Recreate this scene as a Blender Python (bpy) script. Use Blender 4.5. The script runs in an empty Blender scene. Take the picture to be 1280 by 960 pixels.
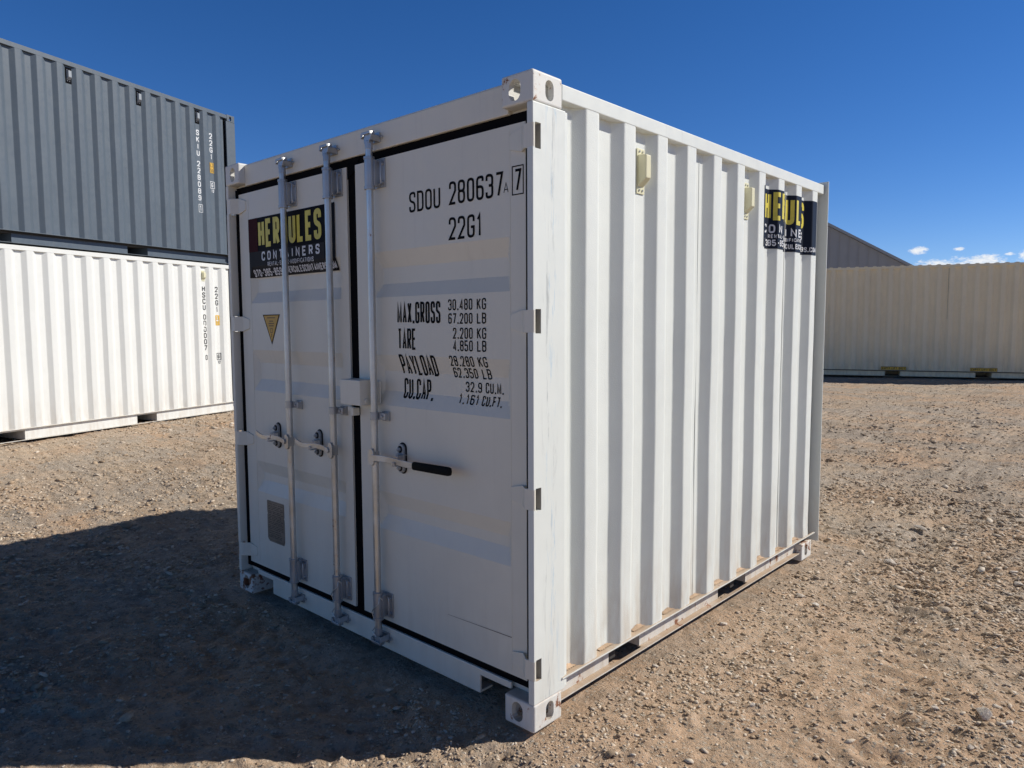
import bpy, bmesh, math, random
import numpy as np
from mathutils import Vector, Matrix

R = math.radians
scene = bpy.context.scene
COL = scene.collection
random.seed(7)

# ------------------------------------------------------------------ camera
cam_d = bpy.data.cameras.new('camera')
cam = bpy.data.objects.new('camera', cam_d)
COL.objects.link(cam)
cam.location = (1.8133, -2.0971, 1.6372)
cam.rotation_euler = (R(85.330), R(0.270), R(42.519))
cam_d.sensor_width = 36
cam_d.lens = 25.40
cam_d.clip_start = 0.05
cam_d.clip_end = 5000
scene.camera = cam

# ------------------------------------------------------------------ light
SUN_EL, SUN_AZ = 37.5, 48.0           # azimuth counter-clockwise from +x
SKY_STRENGTH = 0.054
scene.view_settings.view_transform = 'Standard'
scene.view_settings.look = 'None'
scene.view_settings.exposure = 0.0
scene.view_settings.gamma = 1.0
scene.view_settings.use_curve_mapping = False

sun_d = bpy.data.lights.new('sun', 'SUN')
sun_d.energy = 4.7
sun_d.angle = R(0.53)
sun_d.color = (1.0, 0.955, 0.88)
sun = bpy.data.objects.new('sun', sun_d)
COL.objects.link(sun)
sv = Vector((math.cos(R(SUN_AZ)) * math.cos(R(SUN_EL)), math.sin(R(SUN_AZ)) * math.cos(R(SUN_EL)), math.sin(R(SUN_EL))))
sun.rotation_euler = sv.to_track_quat('Z', 'Y').to_euler()
sun.location = (20, 20, 20)


class NT:
    """small helper to wire node trees"""
    def __init__(self, tree):
        self.t = tree
        self.n = tree.nodes
        self.l = tree.links

    def add(self, typ, **kw):
        nd = self.n.new(typ)
        for k, v in kw.items():
            if k == 'ins':
                for a, b in v.items():
                    self.put(nd, a, b)
            else:
                setattr(nd, k, v)
        return nd

    def put(self, nd, key, val):
        s = nd.inputs[key]
        if isinstance(val, bpy.types.NodeSocket):
            self.l.new(val, s)
        else:
            if isinstance(val, (tuple, list)) and len(val) == 3 and s.type == 'RGBA':
                val = tuple(val) + (1,)
            s.default_value = val

    def math(self, op, a, b=0.0, c=None, clamp=False):
        nd = self.n.new('ShaderNodeMath')
        nd.operation = op
        nd.use_clamp = clamp
        self.put(nd, 0, a)
        self.put(nd, 1, b)
        if c is not None:
            self.put(nd, 2, c)
        return nd.outputs[0]

    def mix(self, f, a, b, blend='MIX'):
        nd = self.n.new('ShaderNodeMix')
        nd.data_type = 'RGBA'
        nd.blend_type = blend
        self.put(nd, 0, f)
        self.put(nd, 6, a)
        self.put(nd, 7, b)
        return nd.outputs[2]

    def noise(self, vec, scale, detail=4, rough=0.5, dist=0.0):
        nd = self.n.new('ShaderNodeTexNoise')
        self.put(nd, 'Vector', vec)
        nd.inputs['Scale'].default_value = scale
        nd.inputs['Detail'].default_value = detail
        nd.inputs['Roughness'].default_value = rough
        nd.inputs['Distortion'].default_value = dist
        return nd.outputs[0]

    def voro(self, vec, scale, feature='F1', out='Distance', rnd=1.0):
        nd = self.n.new('ShaderNodeTexVoronoi')
        nd.feature = feature
        self.put(nd, 'Vector', vec)
        nd.inputs['Scale'].default_value = scale
        nd.inputs['Randomness'].default_value = rnd
        return nd.outputs[out]

    def ramp(self, f, lo, hi, a=0.0, b=1.0):
        nd = self.n.new('ShaderNodeMapRange')
        nd.interpolation_type = 'SMOOTHSTEP'
        self.put(nd, 0, f)
        nd.inputs[1].default_value = lo
        nd.inputs[2].default_value = hi
        nd.inputs[3].default_value = a
        nd.inputs[4].default_value = b
        return nd.outputs[0]

    def scalev(self, vec, s):
        nd = self.n.new('ShaderNodeVectorMath')
        nd.operation = 'MULTIPLY'
        self.put(nd, 0, vec)
        nd.inputs[1].default_value = s
        return nd.outputs[0]


world = bpy.data.worlds.new('World')
scene.world = world
world.use_nodes = True
w = NT(world.node_tree)
bg = w.n['Background']
sky = w.add('ShaderNodeTexSky', sky_type='NISHITA', sun_disc=False)
sky.sun_elevation = R(SUN_EL)
sky.sun_rotation = R(90 - SUN_AZ)
sky.altitude = 2600
sky.air_density = 1.0
sky.dust_density = 0.12
sky.ozone_density = 2.2
hs = w.add('ShaderNodeHueSaturation')
hs.inputs['Saturation'].default_value = 1.22
hs.inputs['Value'].default_value = 1.66
tint = w.mix(1.0, sky.outputs[0], (0.95, 0.99, 1.20), 'MULTIPLY')
w.l.new(tint, hs.inputs['Color'])
tc = w.add('ShaderNodeTexCoord')
sx = w.add('ShaderNodeSeparateXYZ')
w.l.new(tc.outputs['Generated'], sx.inputs[0])
az = w.math('MULTIPLY', w.math('ARCTAN2', sx.outputs[1], sx.outputs[0]), 57.29578)
el = w.math('MULTIPLY', w.math('ARCSINE', sx.outputs[2]), 57.29578)
cmb = w.add('ShaderNodeCombineXYZ')
w.put(cmb, 0, az)
w.put(cmb, 1, w.math('MULTIPLY', el, 1.8))
cn1 = w.noise(cmb.outputs[0], 0.9, 6, 0.62)
cn2 = w.noise(cmb.outputs[0], 3.2, 4, 0.6)
val = None
# small fair-weather clouds low over the horizon: azimuth, elevation, half width, half height (degrees)
for a, e, ra, re in [(103.45, 4.92, 0.75, 0.30), (101.1, 4.90, 0.40, 0.14), (102.5, 3.85, 1.5, 0.50), (99.9, 4.05, 1.75, 0.50),
                     (98.2, 4.42, 0.38, 0.13), (96.6, 4.15, 1.3, 0.75), (99.5, 3.2, 6.0, 0.45), (92.0, 4.2, 3.0, 0.9),
                     (84.0, 3.6, 4.0, 1.0), (74.0, 4.4, 3.5, 1.2), (118.0, 2.2, 7.0, 0.6), (150.0, 2.0, 9.0, 0.7)]:
    dx = w.math('DIVIDE', w.math('SUBTRACT', az, a), ra)
    dy = w.math('DIVIDE', w.math('SUBTRACT', el, e), re)
    d2 = w.math('ADD', w.math('MULTIPLY', dx, dx), w.math('MULTIPLY', dy, dy))
    v = w.math('SUBTRACT', 1.0, d2)
    val = v if val is None else w.math('MAXIMUM', val, v)
val = w.math('MAXIMUM', val, -3.0)
val = w.math('ADD', val, w.math('MULTIPLY', w.math('SUBTRACT', cn1, 0.5), 3.6))
val = w.math('ADD', val, w.math('MULTIPLY', w.math('SUBTRACT', cn2, 0.5), 1.2))
cmask = w.ramp(val, -0.05, 0.95, 0, 0.92)
cshade = w.ramp(cn2, 0.3, 0.7)
ccol = w.mix(cshade, (13.2, 14.5, 16.3), (17.7, 17.8, 17.9))
# the sky is dimmed high above the view to cut fill light in shade
zenith_dim = w.ramp(el, 22, 48, 1.0, 0.13)
vs = w.add('ShaderNodeVectorMath', operation='SCALE')
w.l.new(hs.outputs[0], vs.inputs[0])
w.l.new(zenith_dim, vs.inputs['Scale'])
fin = w.mix(cmask, vs.outputs[0], ccol)
w.l.new(fin, bg.inputs[0])
bg.inputs[1].default_value = SKY_STRENGTH


# ------------------------------------------------------------------ materials
def new_mat(name):
    m = bpy.data.materials.new(name)
    m.use_nodes = True
    nt = NT(m.node_tree)
    b = nt.n['Principled BSDF']
    return m, nt, b


def bump(nt, b, h, strength=0.3, dist=0.01, prev=None):
    bn = nt.add('ShaderNodeBump')
    bn.inputs['Strength'].default_value = strength
    bn.inputs['Distance'].default_value = dist
    nt.put(bn, 'Height', h)
    if prev is not None:
        nt.l.new(prev, bn.inputs['Normal'])
    nt.l.new(bn.outputs[0], b.inputs['Normal'])
    return bn.outputs[0]


def paint(name, col, rough=0.42, mottling=0.05, dust=0.0, dust_col=(0.44, 0.33, 0.23), peel=0.12, rust=0.0, streaks=0.0,
          scuffs=None, low_dirt=0.0, metallic=0.0, waves=0.0):
    """painted steel with mottling, dust that settles on ledges, chips of rust, and road dirt along the bottom"""
    m, nt, b = new_mat(name)
    tco = nt.add('ShaderNodeTexCoord')
    P = tco.outputs['Object']
    n1 = nt.noise(P, 1.7, 5, 0.6)
    n2 = nt.noise(P, 14, 4, 0.6)
    k = nt.math('ADD', nt.math('MULTIPLY', n1, 0.7), nt.math('MULTIPLY', n2, 0.3))
    c = nt.mix(nt.ramp(k, 0.3, 0.7), tuple(x * (1 - mottling) for x in col), tuple(min(1, x * (1 + mottling * 0.5)) for x in col))
    roughv = nt.ramp(n2, 0.3, 0.7, rough - 0.06, rough + 0.08)
    xyz = nt.add('ShaderNodeSeparateXYZ')
    nt.l.new(P, xyz.inputs[0])
    if streaks > 0:
        sn = nt.noise(nt.scalev(P, (14, 14, 0.55)), 1.6, 5, 0.65)
        f = nt.math('MULTIPLY', nt.ramp(sn, 0.52, 0.80), streaks)
        c = nt.mix(f, c, (0.33, 0.27, 0.20))
    if low_dirt > 0:
        dn = nt.noise(nt.scalev(P, (6, 6, 1.2)), 2.5, 6, 0.65)
        low = nt.ramp(xyz.outputs[2], 0.08, 0.95, 1.0, 0.0)
        low2 = nt.math('MULTIPLY', low, low)
        f = nt.math('MULTIPLY', nt.math('MULTIPLY', low2, nt.ramp(dn, 0.35, 0.7)), low_dirt)
        c = nt.mix(f, c, (0.50, 0.40, 0.29))
    if dust > 0:
        geo = nt.add('ShaderNodeNewGeometry')
        nx = nt.add('ShaderNodeSeparateXYZ')
        nt.l.new(geo.outputs['Normal'], nx.inputs[0])
        dn = nt.noise(P, 9, 5, 0.65)
        up = nt.ramp(nx.outputs[2], 0.35, 0.9)
        lowm = nt.ramp(xyz.outputs[2], 0.30, 0.5, 1.0, 0.0)
        f = nt.math('MULTIPLY', nt.math('MULTIPLY', up, lowm), nt.ramp(dn, 0.25, 0.55, dust * 0.5, dust))
        c = nt.mix(f, c, dust_col)
    if scuffs:
        # faint blue and grey transfer marks: (axis, centre, half width), stretched noise
        for (ax, cen, hw, colr, amt, off) in scuffs:
            dd = nt.math('ABSOLUTE', nt.math('SUBTRACT', xyz.outputs[ax], cen))
            band = nt.ramp(dd, hw * 0.3, hw, 1.0, 0.0)
            mp = nt.add('ShaderNodeMapping')
            nt.l.new(P, mp.inputs[0])
            mp.inputs['Location'].default_value = (off, off, off)
            mp.inputs['Scale'].default_value = (30, 30, 3.2)
            sn = nt.noise(mp.outputs[0], 1.0, 6, 0.7, 0.4)
            f = nt.math('MULTIPLY', nt.math('MULTIPLY', band, nt.ramp(sn, 0.53, 0.68)), amt)
            c = nt.mix(f, c, colr)
    if rust > 0:
        rn = nt.noise(P, 22, 6, 0.7)
        rn2 = nt.noise(P, 4, 3, 0.5)
        thr = nt.math('ADD', rn, nt.math('MULTIPLY', nt.math('SUBTRACT', rn2, 0.5), 0.5))
        lim = 0.72 - 0.16 * rust
        f = nt.ramp(thr, lim, lim + 0.035)
        ed = nt.ramp(thr, lim - 0.06, lim + 0.01)
        c = nt.mix(nt.math('MULTIPLY', ed, 0.35), c, (0.55, 0.36, 0.24))
        rc = nt.mix(nt.noise(P, 60, 3), (0.10, 0.05, 0.035), (0.36, 0.15, 0.07))
        c = nt.mix(f, c, rc)
        roughv = nt.math('ADD', roughv, nt.math('MULTIPLY', f, 0.35))
    nt.put(b, 'Base Color', c)
    nt.put(b, 'Roughness', roughv)
    b.inputs['Metallic'].default_value = metallic
    b.inputs['Specular IOR Level'].default_value = 0.4
    h = nt.noise(P, 260, 2, 0.5)
    pn = bump(nt, b, h, peel, 0.002)
    if waves > 0:
        h2 = nt.noise(nt.scalev(P, (1, 1, 0.6)), 3.0, 2, 0.5)
        bump(nt, b, h2, waves, 0.02, pn)
    return m


WHITE = (0.745, 0.765, 0.715)
M = {}
M['white'] = paint('white_container_paint', WHITE, 0.45, 0.04, peel=0.10, streaks=0.10, low_dirt=0.45, dust=0.9, waves=0.12)
M['white_side'] = paint('white_side_paint', WHITE, 0.5, 0.04, peel=0.5, streaks=0.06, low_dirt=0.6, dust=0.95, waves=0.06)
M['white_post'] = paint('white_post_paint', WHITE, 0.42, 0.03, peel=0.12, dust=0.9, waves=0.08, low_dirt=0.2,
                        scuffs=[(1, 0.115, 0.055, (0.42, 0.55, 0.66), 0.9, 3.0), (1, 0.10, 0.06, (0.33, 0.34, 0.34), 0.7, 11.0)])
M['white_door'] = paint('white_door_paint', (0.785, 0.745, 0.635), 0.40, 0.035, peel=0.07, streaks=0.10, low_dirt=0.15, waves=0.15)
M['casting'] = paint('chipped_casting_paint', (0.74, 0.73, 0.68), 0.55, 0.06, peel=0.35, rust=0.72, dust=0.5, low_dirt=0.3)
M['rail'] = paint('dirty_rail_paint', (0.66, 0.63, 0.57), 0.6, 0.1, peel=0.3, rust=0.4, dust=1.0, streaks=0.9, low_dirt=0.6)
M['bright'] = paint('bright_white_paint', (0.745, 0.75, 0.71), 0.5, 0.03, peel=0.25, low_dirt=0.35, streaks=0.05, dust=0.6)
M['grey'] = paint('blue_grey_paint', (0.098, 0.124, 0.152), 0.45, 0.06, peel=0.12, streaks=0.08, waves=0.1)
M['tan'] = paint('tan_container_paint', (0.86, 0.75, 0.52), 0.6, 0.06, peel=0.2, streaks=0.15, low_dirt=0.4, waves=0.1)
M['cream'] = paint('cream_plastic', (0.74, 0.70, 0.47), 0.5, 0.06, peel=0.1, streaks=0.15)
M['grey_vent'] = paint('grey_vent_plastic', (0.30, 0.33, 0.36), 0.5, 0.05)
M['galv'] = paint('galvanised_steel', (0.62, 0.62, 0.60), 0.34, 0.35, peel=0.3, metallic=0.8, streaks=0.3, rust=.15)
M['galv2'] = paint('grey_painted_steel', (0.46, 0.47, 0.48), 0.36, 0.25, peel=0.2, metallic=0.6, rust=0.25)
M['warehouse'] = paint('dark_grey_sheet', (0.34, 0.345, 0.34), 0.55, 0.04)
M['warehouse_roof'] = paint('grey_roof_sheet', (0.33, 0.35, 0.36), 0.5, 0.04)


def plain(name, col, rough=0.6, metallic=0.0, spec=0.4, vary=0.08):
    m, nt, b = new_mat(name)
    tco = nt.add('ShaderNodeTexCoord')
    n = nt.noise(tco.outputs['Object'], 12, 4, 0.6)
    c = nt.mix(nt.ramp(n, 0.3, 0.7), tuple(x * (1 - vary) for x in col), tuple(min(1, x * (1 + vary)) for x in col))
    nt.put(b, 'Base Color', c)
    b.inputs['Roughness'].default_value = rough
    b.inputs['Metallic'].default_value = metallic
    b.inputs['Specular IOR Level'].default_value = spec
    return m


M['rubber'] = plain('black_rubber', (0.006, 0.006, 0.007), 0.85, spec=0.05)
M['black'] = plain('black_letter_vinyl', (0.008, 0.008, 0.008), 0.7, spec=.1)
M['grime'] = plain('greasy_grime', (0.03, 0.028, 0.026), 0.7, spec=.2)  # contact shadow and dirt around the catches, put into the colour
M['slot_grime'] = plain('dusty_shadowed_steel', (0.26, 0.25, 0.235), 0.8, spec=.2)  # stands in for the shade inside the hinge notches
M['grip'] = plain('black_grip', (0.008, 0.008, 0.008), 0.75, spec=.12)
M['dark'] = plain('dark_underside', (0.05, 0.045, 0.04), 0.9)
M['sign_black'] = plain('sign_black', (0.007, 0.007, 0.010), 0.6, spec=.08)
M['sign_maroon'] = plain('sign_maroon', (0.045, 0.005, 0.006), 0.6, spec=.08)
M['sign_grey'] = plain('sign_grey', (0.030, 0.030, 0.031), 0.6, spec=.1)
M['sign_yellow'] = plain('sign_yellow', (0.72, 0.60, 0.07), 0.4, vary=0.12)
M['sign_white'] = plain('sign_white', (0.74, 0.74, 0.74), 0.4)
M['navy'] = plain('sign_navy', (0.010, 0.014, 0.027), 0.45, spec=.15)
M['amber'] = plain('amber_sticker', (0.62, 0.36, 0.05), 0.45)
M['amber_dark'] = plain('amber_sticker_ink', (0.20, 0.11, 0.03), 0.5)
M['plate'] = plain('data_plate_metal', (0.26, 0.235, 0.20), 0.4, 0.5, vary=0.15)
M['plate_ink'] = plain('data_plate_ink', (0.09, 0.08, 0.07), 0.5)
M['letter_white'] = plain('white_letter_vinyl', (0.72, 0.74, 0.75), 0.5)
M['letter_grey'] = plain('dark_letter_vinyl', (0.04, 0.04, 0.04), 0.5)
M['letter_yellow'] = plain('yellow_sticker', (0.75, 0.45, 0.05), 0.5)
M['scratch'] = plain('scratch_rust', (0.16, 0.10, 0.07), 0.8)


# ground: packed dirt with crushed stone
def ground_material():
    m, nt, b = new_mat('packed_dirt')
    tco = nt.add('ShaderNodeTexCoord')
    P = tco.outputs['Object']
    big = nt.noise(P, 0.33, 4, 0.55, 0.6)
    mid = nt.noise(P, 1.6, 6, 0.62, 0.3)
    fine = nt.noise(P, 13, 6, 0.68)
    tan = (0.61, 0.47, 0.335)
    orange = (0.61, 0.415, 0.27)
    grey = (0.50, 0.42, 0.335)
    f1 = nt.ramp(nt.math('ADD', nt.math('MULTIPLY', big, 0.55), nt.math('MULTIPLY', mid, 0.45)), 0.40, 0.60)
    c = nt.mix(f1, orange, tan)
    mid2 = nt.noise(nt.scalev(P, (1, 1.4, 1)), 0.8, 6, 0.65, 0.8)
    # redder clay was dug up around the box; farther out the yard is greyer
    vd_ = nt.add('ShaderNodeVectorMath', operation='DISTANCE')
    nt.l.new(P, vd_.inputs[0])
    vd_.inputs[1].default_value = (0.3, 0.9, 0)
    clay = nt.ramp(nt.math('ADD', vd_.outputs['Value'], nt.math('MULTIPLY', mid2, 2.2)), 1.6, 4.2, 1.0, 0.0)
    c = nt.mix(nt.math('MULTIPLY', clay, 0.55), c, orange)
    c = nt.mix(nt.math('MULTIPLY', nt.ramp(mid2, 0.42, 0.60, 0, 0.95), nt.ramp(clay, 0, 1, 1, .45)), c, grey)
    c = nt.mix(nt.ramp(fine, 0.30, 0.62, 0.55, 0.0), c, (0.20, 0.14, 0.09))
    patch = nt.noise(nt.scalev(P, (0.55, 1.3, 1)), 1.1, 7, 0.68, 0.5)
    c = nt.mix(nt.ramp(patch, 0.50, 0.66, 0, 0.42), c, (0.235, 0.19, 0.15))
    # stone chips pressed into the dirt
    hts = []
    prevc = c
    for sc, thr, amt in ((34, 0.30, 0.75), (62, 0.32, 0.7), (118, 0.34, 0.6)):
        vd = nt.voro(P, sc)
        vc = nt.voro(P, sc, out='Color')
        sp = nt.add('ShaderNodeSeparateColor')
        nt.l.new(vc, sp.inputs[0])
        keep = nt.ramp(nt.math('ADD', sp.outputs[0], nt.math('MULTIPLY', nt.math('SUBTRACT', mid, 0.5), 1.2)), 0.55, 0.62)
        stone = nt.ramp(vd, thr, thr + 0.10, 1.0, 0.0)
        f = nt.math('MULTIPLY', nt.math('MULTIPLY', keep, stone), amt)
        sc_col = nt.mix(sp.outputs[1], (0.26, 0.21, 0.16), (0.66, 0.58, 0.47))
        prevc = nt.mix(f, prevc, sc_col)
        hts.append(nt.math('MULTIPLY', f, nt.ramp(vd, 0.0, thr + 0.1, 1.0, 0.2)))
    nt.put(b, 'Base Color', prevc)
    b.inputs['Roughness'].default_value = 0.95
    b.inputs['Specular IOR Level'].default_value = 0.15
    n0 = bump(nt, b, nt.noise(P, 22, 6, 0.7), 0.9, 0.030)
    n1 = bump(nt, b, hts[0], 0.8, 0.010, n0)
    n2 = bump(nt, b, hts[1], 0.8, 0.006, n1)
    n3 = bump(nt, b, nt.noise(P, 90, 5, 0.75), 0.8, 0.006, n2)
    return m


def stone_material(name, island=True, tint=(1, 1, 1)):
    m, nt, b = new_mat(name)
    tco = nt.add('ShaderNodeTexCoord')
    P = tco.outputs['Object']
    n = nt.noise(P, 40, 5, 0.65)
    if island:
        geo = nt.add('ShaderNodeNewGeometry')
        r = geo.outputs['Random Per Island']
    else:
        oi = nt.add('ShaderNodeObjectInfo')
        r = oi.outputs['Random']
    cr = nt.add('ShaderNodeValToRGB')
    cr.color_ramp.interpolation = 'LINEAR'
    el = cr.color_ramp.elements
    el[0].position = 0
    el[0].color = (0.30, 0.22, 0.15, 1)
    el[1].position = 1
    el[1].color = (0.76, 0.67, 0.55, 1)
    for p, c in ((0.25, (0.51, 0.375, 0.25)), (0.5, (0.58, 0.435, 0.30)), (0.68, (0.55, 0.46, 0.36)), (0.85, (0.69, 0.57, 0.44))):
        e = el.new(p)
        e.color = (*c, 1)
    nt.put(cr, 0, r)
    c = nt.mix(nt.ramp(n, 0.35, 0.7, 0.35, 0.0), cr.outputs[0], (0.22, 0.17, 0.12))
    nt.put(b, 'Base Color', c)
    b.inputs['Roughness'].default_value = 0.9
    b.inputs['Specular IOR Level'].default_value = 0.2
    bump(nt, b, nt.noise(P, 130, 4, 0.6), 0.5, 0.004)
    return m


M['ground'] = ground_material()
M['pebble'] = stone_material('pebble_stone')


def rock_material():
    m, nt, b = new_mat('pale_rock')
    tco = nt.add('ShaderNodeTexCoord')
    P = tco.outputs['Object']
    n = nt.noise(P, 30, 6, 0.7)
    oi = nt.add('ShaderNodeObjectInfo')
    c0 = nt.mix(oi.outputs['Random'], (0.58, 0.49, 0.40), (0.76, 0.69, 0.60))
    c = nt.mix(nt.ramp(n, 0.4, 0.65, 0.0, 0.55), c0, (0.36, 0.28, 0.20))
    nt.put(b, 'Base Color', c)
    b.inputs['Roughness'].default_value = 0.9
    bump(nt, b, nt.noise(P, 60, 5, 0.65), 0.6, 0.01)
    return m


M['rock'] = rock_material()


# ------------------------------------------------------------------ mesh helpers
class MB:
    def __init__(self):
        self.v, self.f, self.m = [], [], []

    def add(self, vs, fs, mi=0):
        o = len(self.v)
        self.v += [tuple(p) for p in vs]
        self.f += [tuple(i + o for i in f) for f in fs]
        self.m += [mi] * len(fs)
        return self

    def box(self, x0, x1, y0, y1, z0, z1, mi=0):
        return self.add([(x0, y0, z0), (x1, y0, z0), (x1, y1, z0), (x0, y1, z0), (x0, y0, z1), (x1, y0, z1), (x1, y1, z1), (x0, y1, z1)],
                        [(0, 3, 2, 1), (4, 5, 6, 7), (0, 1, 5, 4), (1, 2, 6, 5), (2, 3, 7, 6), (3, 0, 4, 7)], mi)

    def tube(self, p0, p1, r, n=14, mi=0, r1=None):
        p0, p1 = Vector(p0), Vector(p1)
        a = (p1 - p0).normalized()
        u = a.orthogonal().normalized()
        v = a.cross(u)
        r1 = r if r1 is None else r1
        vs = [p0 + (u * math.cos(t) + v * math.sin(t)) * r for t in [2 * math.pi * i / n for i in range(n)]]
        vs += [p1 + (u * math.cos(t) + v * math.sin(t)) * r1 for t in [2 * math.pi * i / n for i in range(n)]]
        fs = [(i, (i + 1) % n, n + (i + 1) % n, n + i) for i in range(n)]
        fs += [tuple(range(n))[::-1], tuple(range(n, 2 * n))]
        return self.add(vs, fs, mi)

    def prism(self, poly, a0, a1, axis=2, mi=0):
        """extrude a 2D polygon along an axis; the polygon gives the other two coordinates in order"""
        n = len(poly)
        def P(p, a):
            if axis == 2: return (p[0], p[1], a)
            if axis == 1: return (p[0], a, p[1])
            return (a, p[0], p[1])
        vs = [P(p, a0) for p in poly] + [P(p, a1) for p in poly]
        fs = [(i, (i + 1) % n, n + (i + 1) % n, n + i) for i in range(n)]
        fs += [tuple(range(n))[::-1], tuple(range(n, 2 * n))]
        return self.add(vs, fs, mi)

    def sweep(self, pts, r, n=8, mi=0):
        for i in range(len(pts) - 1):
            self.tube(pts[i], pts[i + 1], r, n, mi)
        return self

    def build(self, name, mats, parent=None, bevel=0.0, seg=2, smooth=False):
        me = bpy.data.meshes.new(name)
        me.from_pydata(self.v, [], self.f)
        if not isinstance(mats, (list, tuple)):
            mats = [mats]
        for mm in mats:
            me.materials.append(M[mm] if isinstance(mm, str) else mm)
        me.polygons.foreach_set('material_index', self.m)
        bm = bmesh.new()
        bm.from_mesh(me)
        bmesh.ops.recalc_face_normals(bm, faces=bm.faces)
        bm.to_mesh(me)
        bm.free()
        o = bpy.data.objects.new(name, me)
        COL.objects.link(o)
        if parent:
            o.parent = parent
        if bevel > 0:
            bv = o.modifiers.new('bevel', 'BEVEL')
            bv.width = bevel
            bv.segments = seg
            bv.limit_method = 'ANGLE'
            bv.angle_limit = R(40)
            bv.harden_normals = False
        if smooth:
            smooth_by_angle(me)
        return o


def smooth_by_angle(me, ang=35):
    bm = bmesh.new()
    bm.from_mesh(me)
    for f in bm.faces:
        f.smooth = True
    for e in bm.edges:
        e.smooth = (len(e.link_faces) == 2 and e.calc_face_angle(0) < R(ang))
    bm.to_mesh(me)
    bm.free()


def tag(o, label=None, cat=None, group=None, kind=None):
    if label: o['label'] = label
    if cat: o['category'] = cat
    if group: o['group'] = group
    if kind: o['kind'] = kind
    return o


def empty(name, loc=(0, 0, 0), rz=0):
    o = bpy.data.objects.new(name, None)
    COL.objects.link(o)
    o.location = loc
    o.rotation_euler = (0, 0, rz)
    o.empty_display_size = 0.3
    return o


def boolean(base_mb, cut_mbs, bevel=0.0):
    """returns a mesh: base minus cutters"""
    b = base_mb.build('tmp_base', 'white')
    if bevel:
        bv = b.modifiers.new('bv', 'BEVEL')
        bv.width = bevel
        bv.segments = 3
        bv.limit_method = 'ANGLE'
        bv.angle_limit = R(40)
    cs = []
    for c in cut_mbs:
        co = c.build('tmp_cut', 'white')
        cs.append(co)
        md = b.modifiers.new('bl', 'BOOLEAN')
        md.operation = 'DIFFERENCE'
        md.solver = 'EXACT'
        md.object = co
    dg = bpy.context.evaluated_depsgraph_get()
    dg.update()
    me = bpy.data.meshes.new_from_object(b.evaluated_get(dg))
    for o in [b] + cs:
        d = o.data
        bpy.data.objects.remove(o)
        bpy.data.meshes.remove(d)
    return me


def from_mesh(me, name, mat, parent, matrix=None, flip=False):
    m2 = me.copy()
    m2.name = name
    if matrix is not None:
        m2.transform(matrix)
    if flip:
        m2.flip_normals()
    m2.materials.clear()
    m2.materials.append(M[mat])
    o = bpy.data.objects.new(name, m2)
    COL.objects.link(o)
    o.parent = parent
    return o


# ------------------------------------------------------------------ noise used for the terrain
def _hash(ix, iy, seed):
    h = (ix.astype(np.int64) * 374761393 + iy.astype(np.int64) * 668265263 + seed * 1442695041) & 0x7fffffff
    h = ((h ^ (h >> 13)) * 1274126177) & 0x7fffffff
    return ((h ^ (h >> 16)) & 0xffff) / 65535.0


def vnoise(x, y, sc, seed=0):
    x = np.asarray(x, float) / sc
    y = np.asarray(y, float) / sc
    x, y = x * 0.8 + y * 0.6, -x * 0.6 + y * 0.8
    ix, iy = np.floor(x), np.floor(y)
    fx, fy = x - ix, y - iy
    fx = fx * fx * (3 - 2 * fx)
    fy = fy * fy * (3 - 2 * fy)
    a = _hash(ix, iy, seed); b = _hash(ix + 1, iy, seed)
    c = _hash(ix, iy + 1, seed); d = _hash(ix + 1, iy + 1, seed)
    return (a * (1 - fx) + b * fx) * (1 - fy) + (c * (1 - fx) + d * fx) * fy - 0.5


def sstep(t, a, b):
    t = np.clip((t - a) / (b - a), 0, 1)
    return t * t * (3 - 2 * t)


def terrain(x, y):
    x = np.asarray(x, float)
    y = np.asarray(y, float)
    d = np.hypot(x + 1.2, y - 1.5)
    h = 0.125 * sstep(d, 3.8, 9.2) + 0.0085 * np.clip(d - 9, 0, 25)
    # scraped hollow in front of the doors
    h -= 0.055 * np.exp(-(((x + 0.55) / 0.65) ** 2 + ((y + 0.42) / 0.42) ** 2))
    h -= 0.03 * np.exp(-(((x + 1.9) / 0.9) ** 2 + ((y + 0.5) / 0.6) ** 2))
    near = 1 - sstep(d, 7, 30)
    calm = 1 - 0.75 * ((x > -2.7) & (x < 0.25) & (y > -0.12) & (y < 3.3))
    rough = near * calm
    h += rough * (0.030 * vnoise(x, y, 1.3, 1) + 0.022 * vnoise(x, y, 0.45, 2) + 0.013 * vnoise(x, y, 0.17, 3)
                  + 0.019 * vnoise(x, y, 0.075, 4) + 0.015 * vnoise(x, y, 0.038, 5))
    # shallow wheel tracks curving past the box on the right
    for off in (0.0, 1.55):
        t_ = (x - 1.15 - off) + 0.10 * (y - 1.0) + 0.35 * np.sin(y * .32)
        h -= near * 0.022 * np.exp(-(t_ / .13) ** 2) * (1 + .5 * np.sin(y * 42))
    # clods: sharper crumbs where the soil is churned
    churn = sstep(vnoise(x, y, 0.8, 9) + 0.5, 0.45, 0.7)
    cl = np.abs(vnoise(x, y, 0.06, 11))
    h += rough * churn * 0.040 * (0.25 - cl)
    h += rough * 0.010 * sstep(vnoise(x, y, 0.05, 14), .12, .4)
    h += 0.03 * vnoise(x, y, 6, 6) * sstep(d, 5, 9) * (1 - sstep(d, 9, 10)) * 0
    return h - 0.012


def th(x, y):
    return float(terrain(np.array([x]), np.array([y]))[0])


def axis_coords(c, fine, half, ratio, far):
    t = [0.0]
    s = fine
    while t[-1] < far:
        if t[-1] > half:
            s *= ratio
        t.append(t[-1] + s)
    t = np.array(t)
    return np.concatenate([c - t[:0:-1], c + t])


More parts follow.
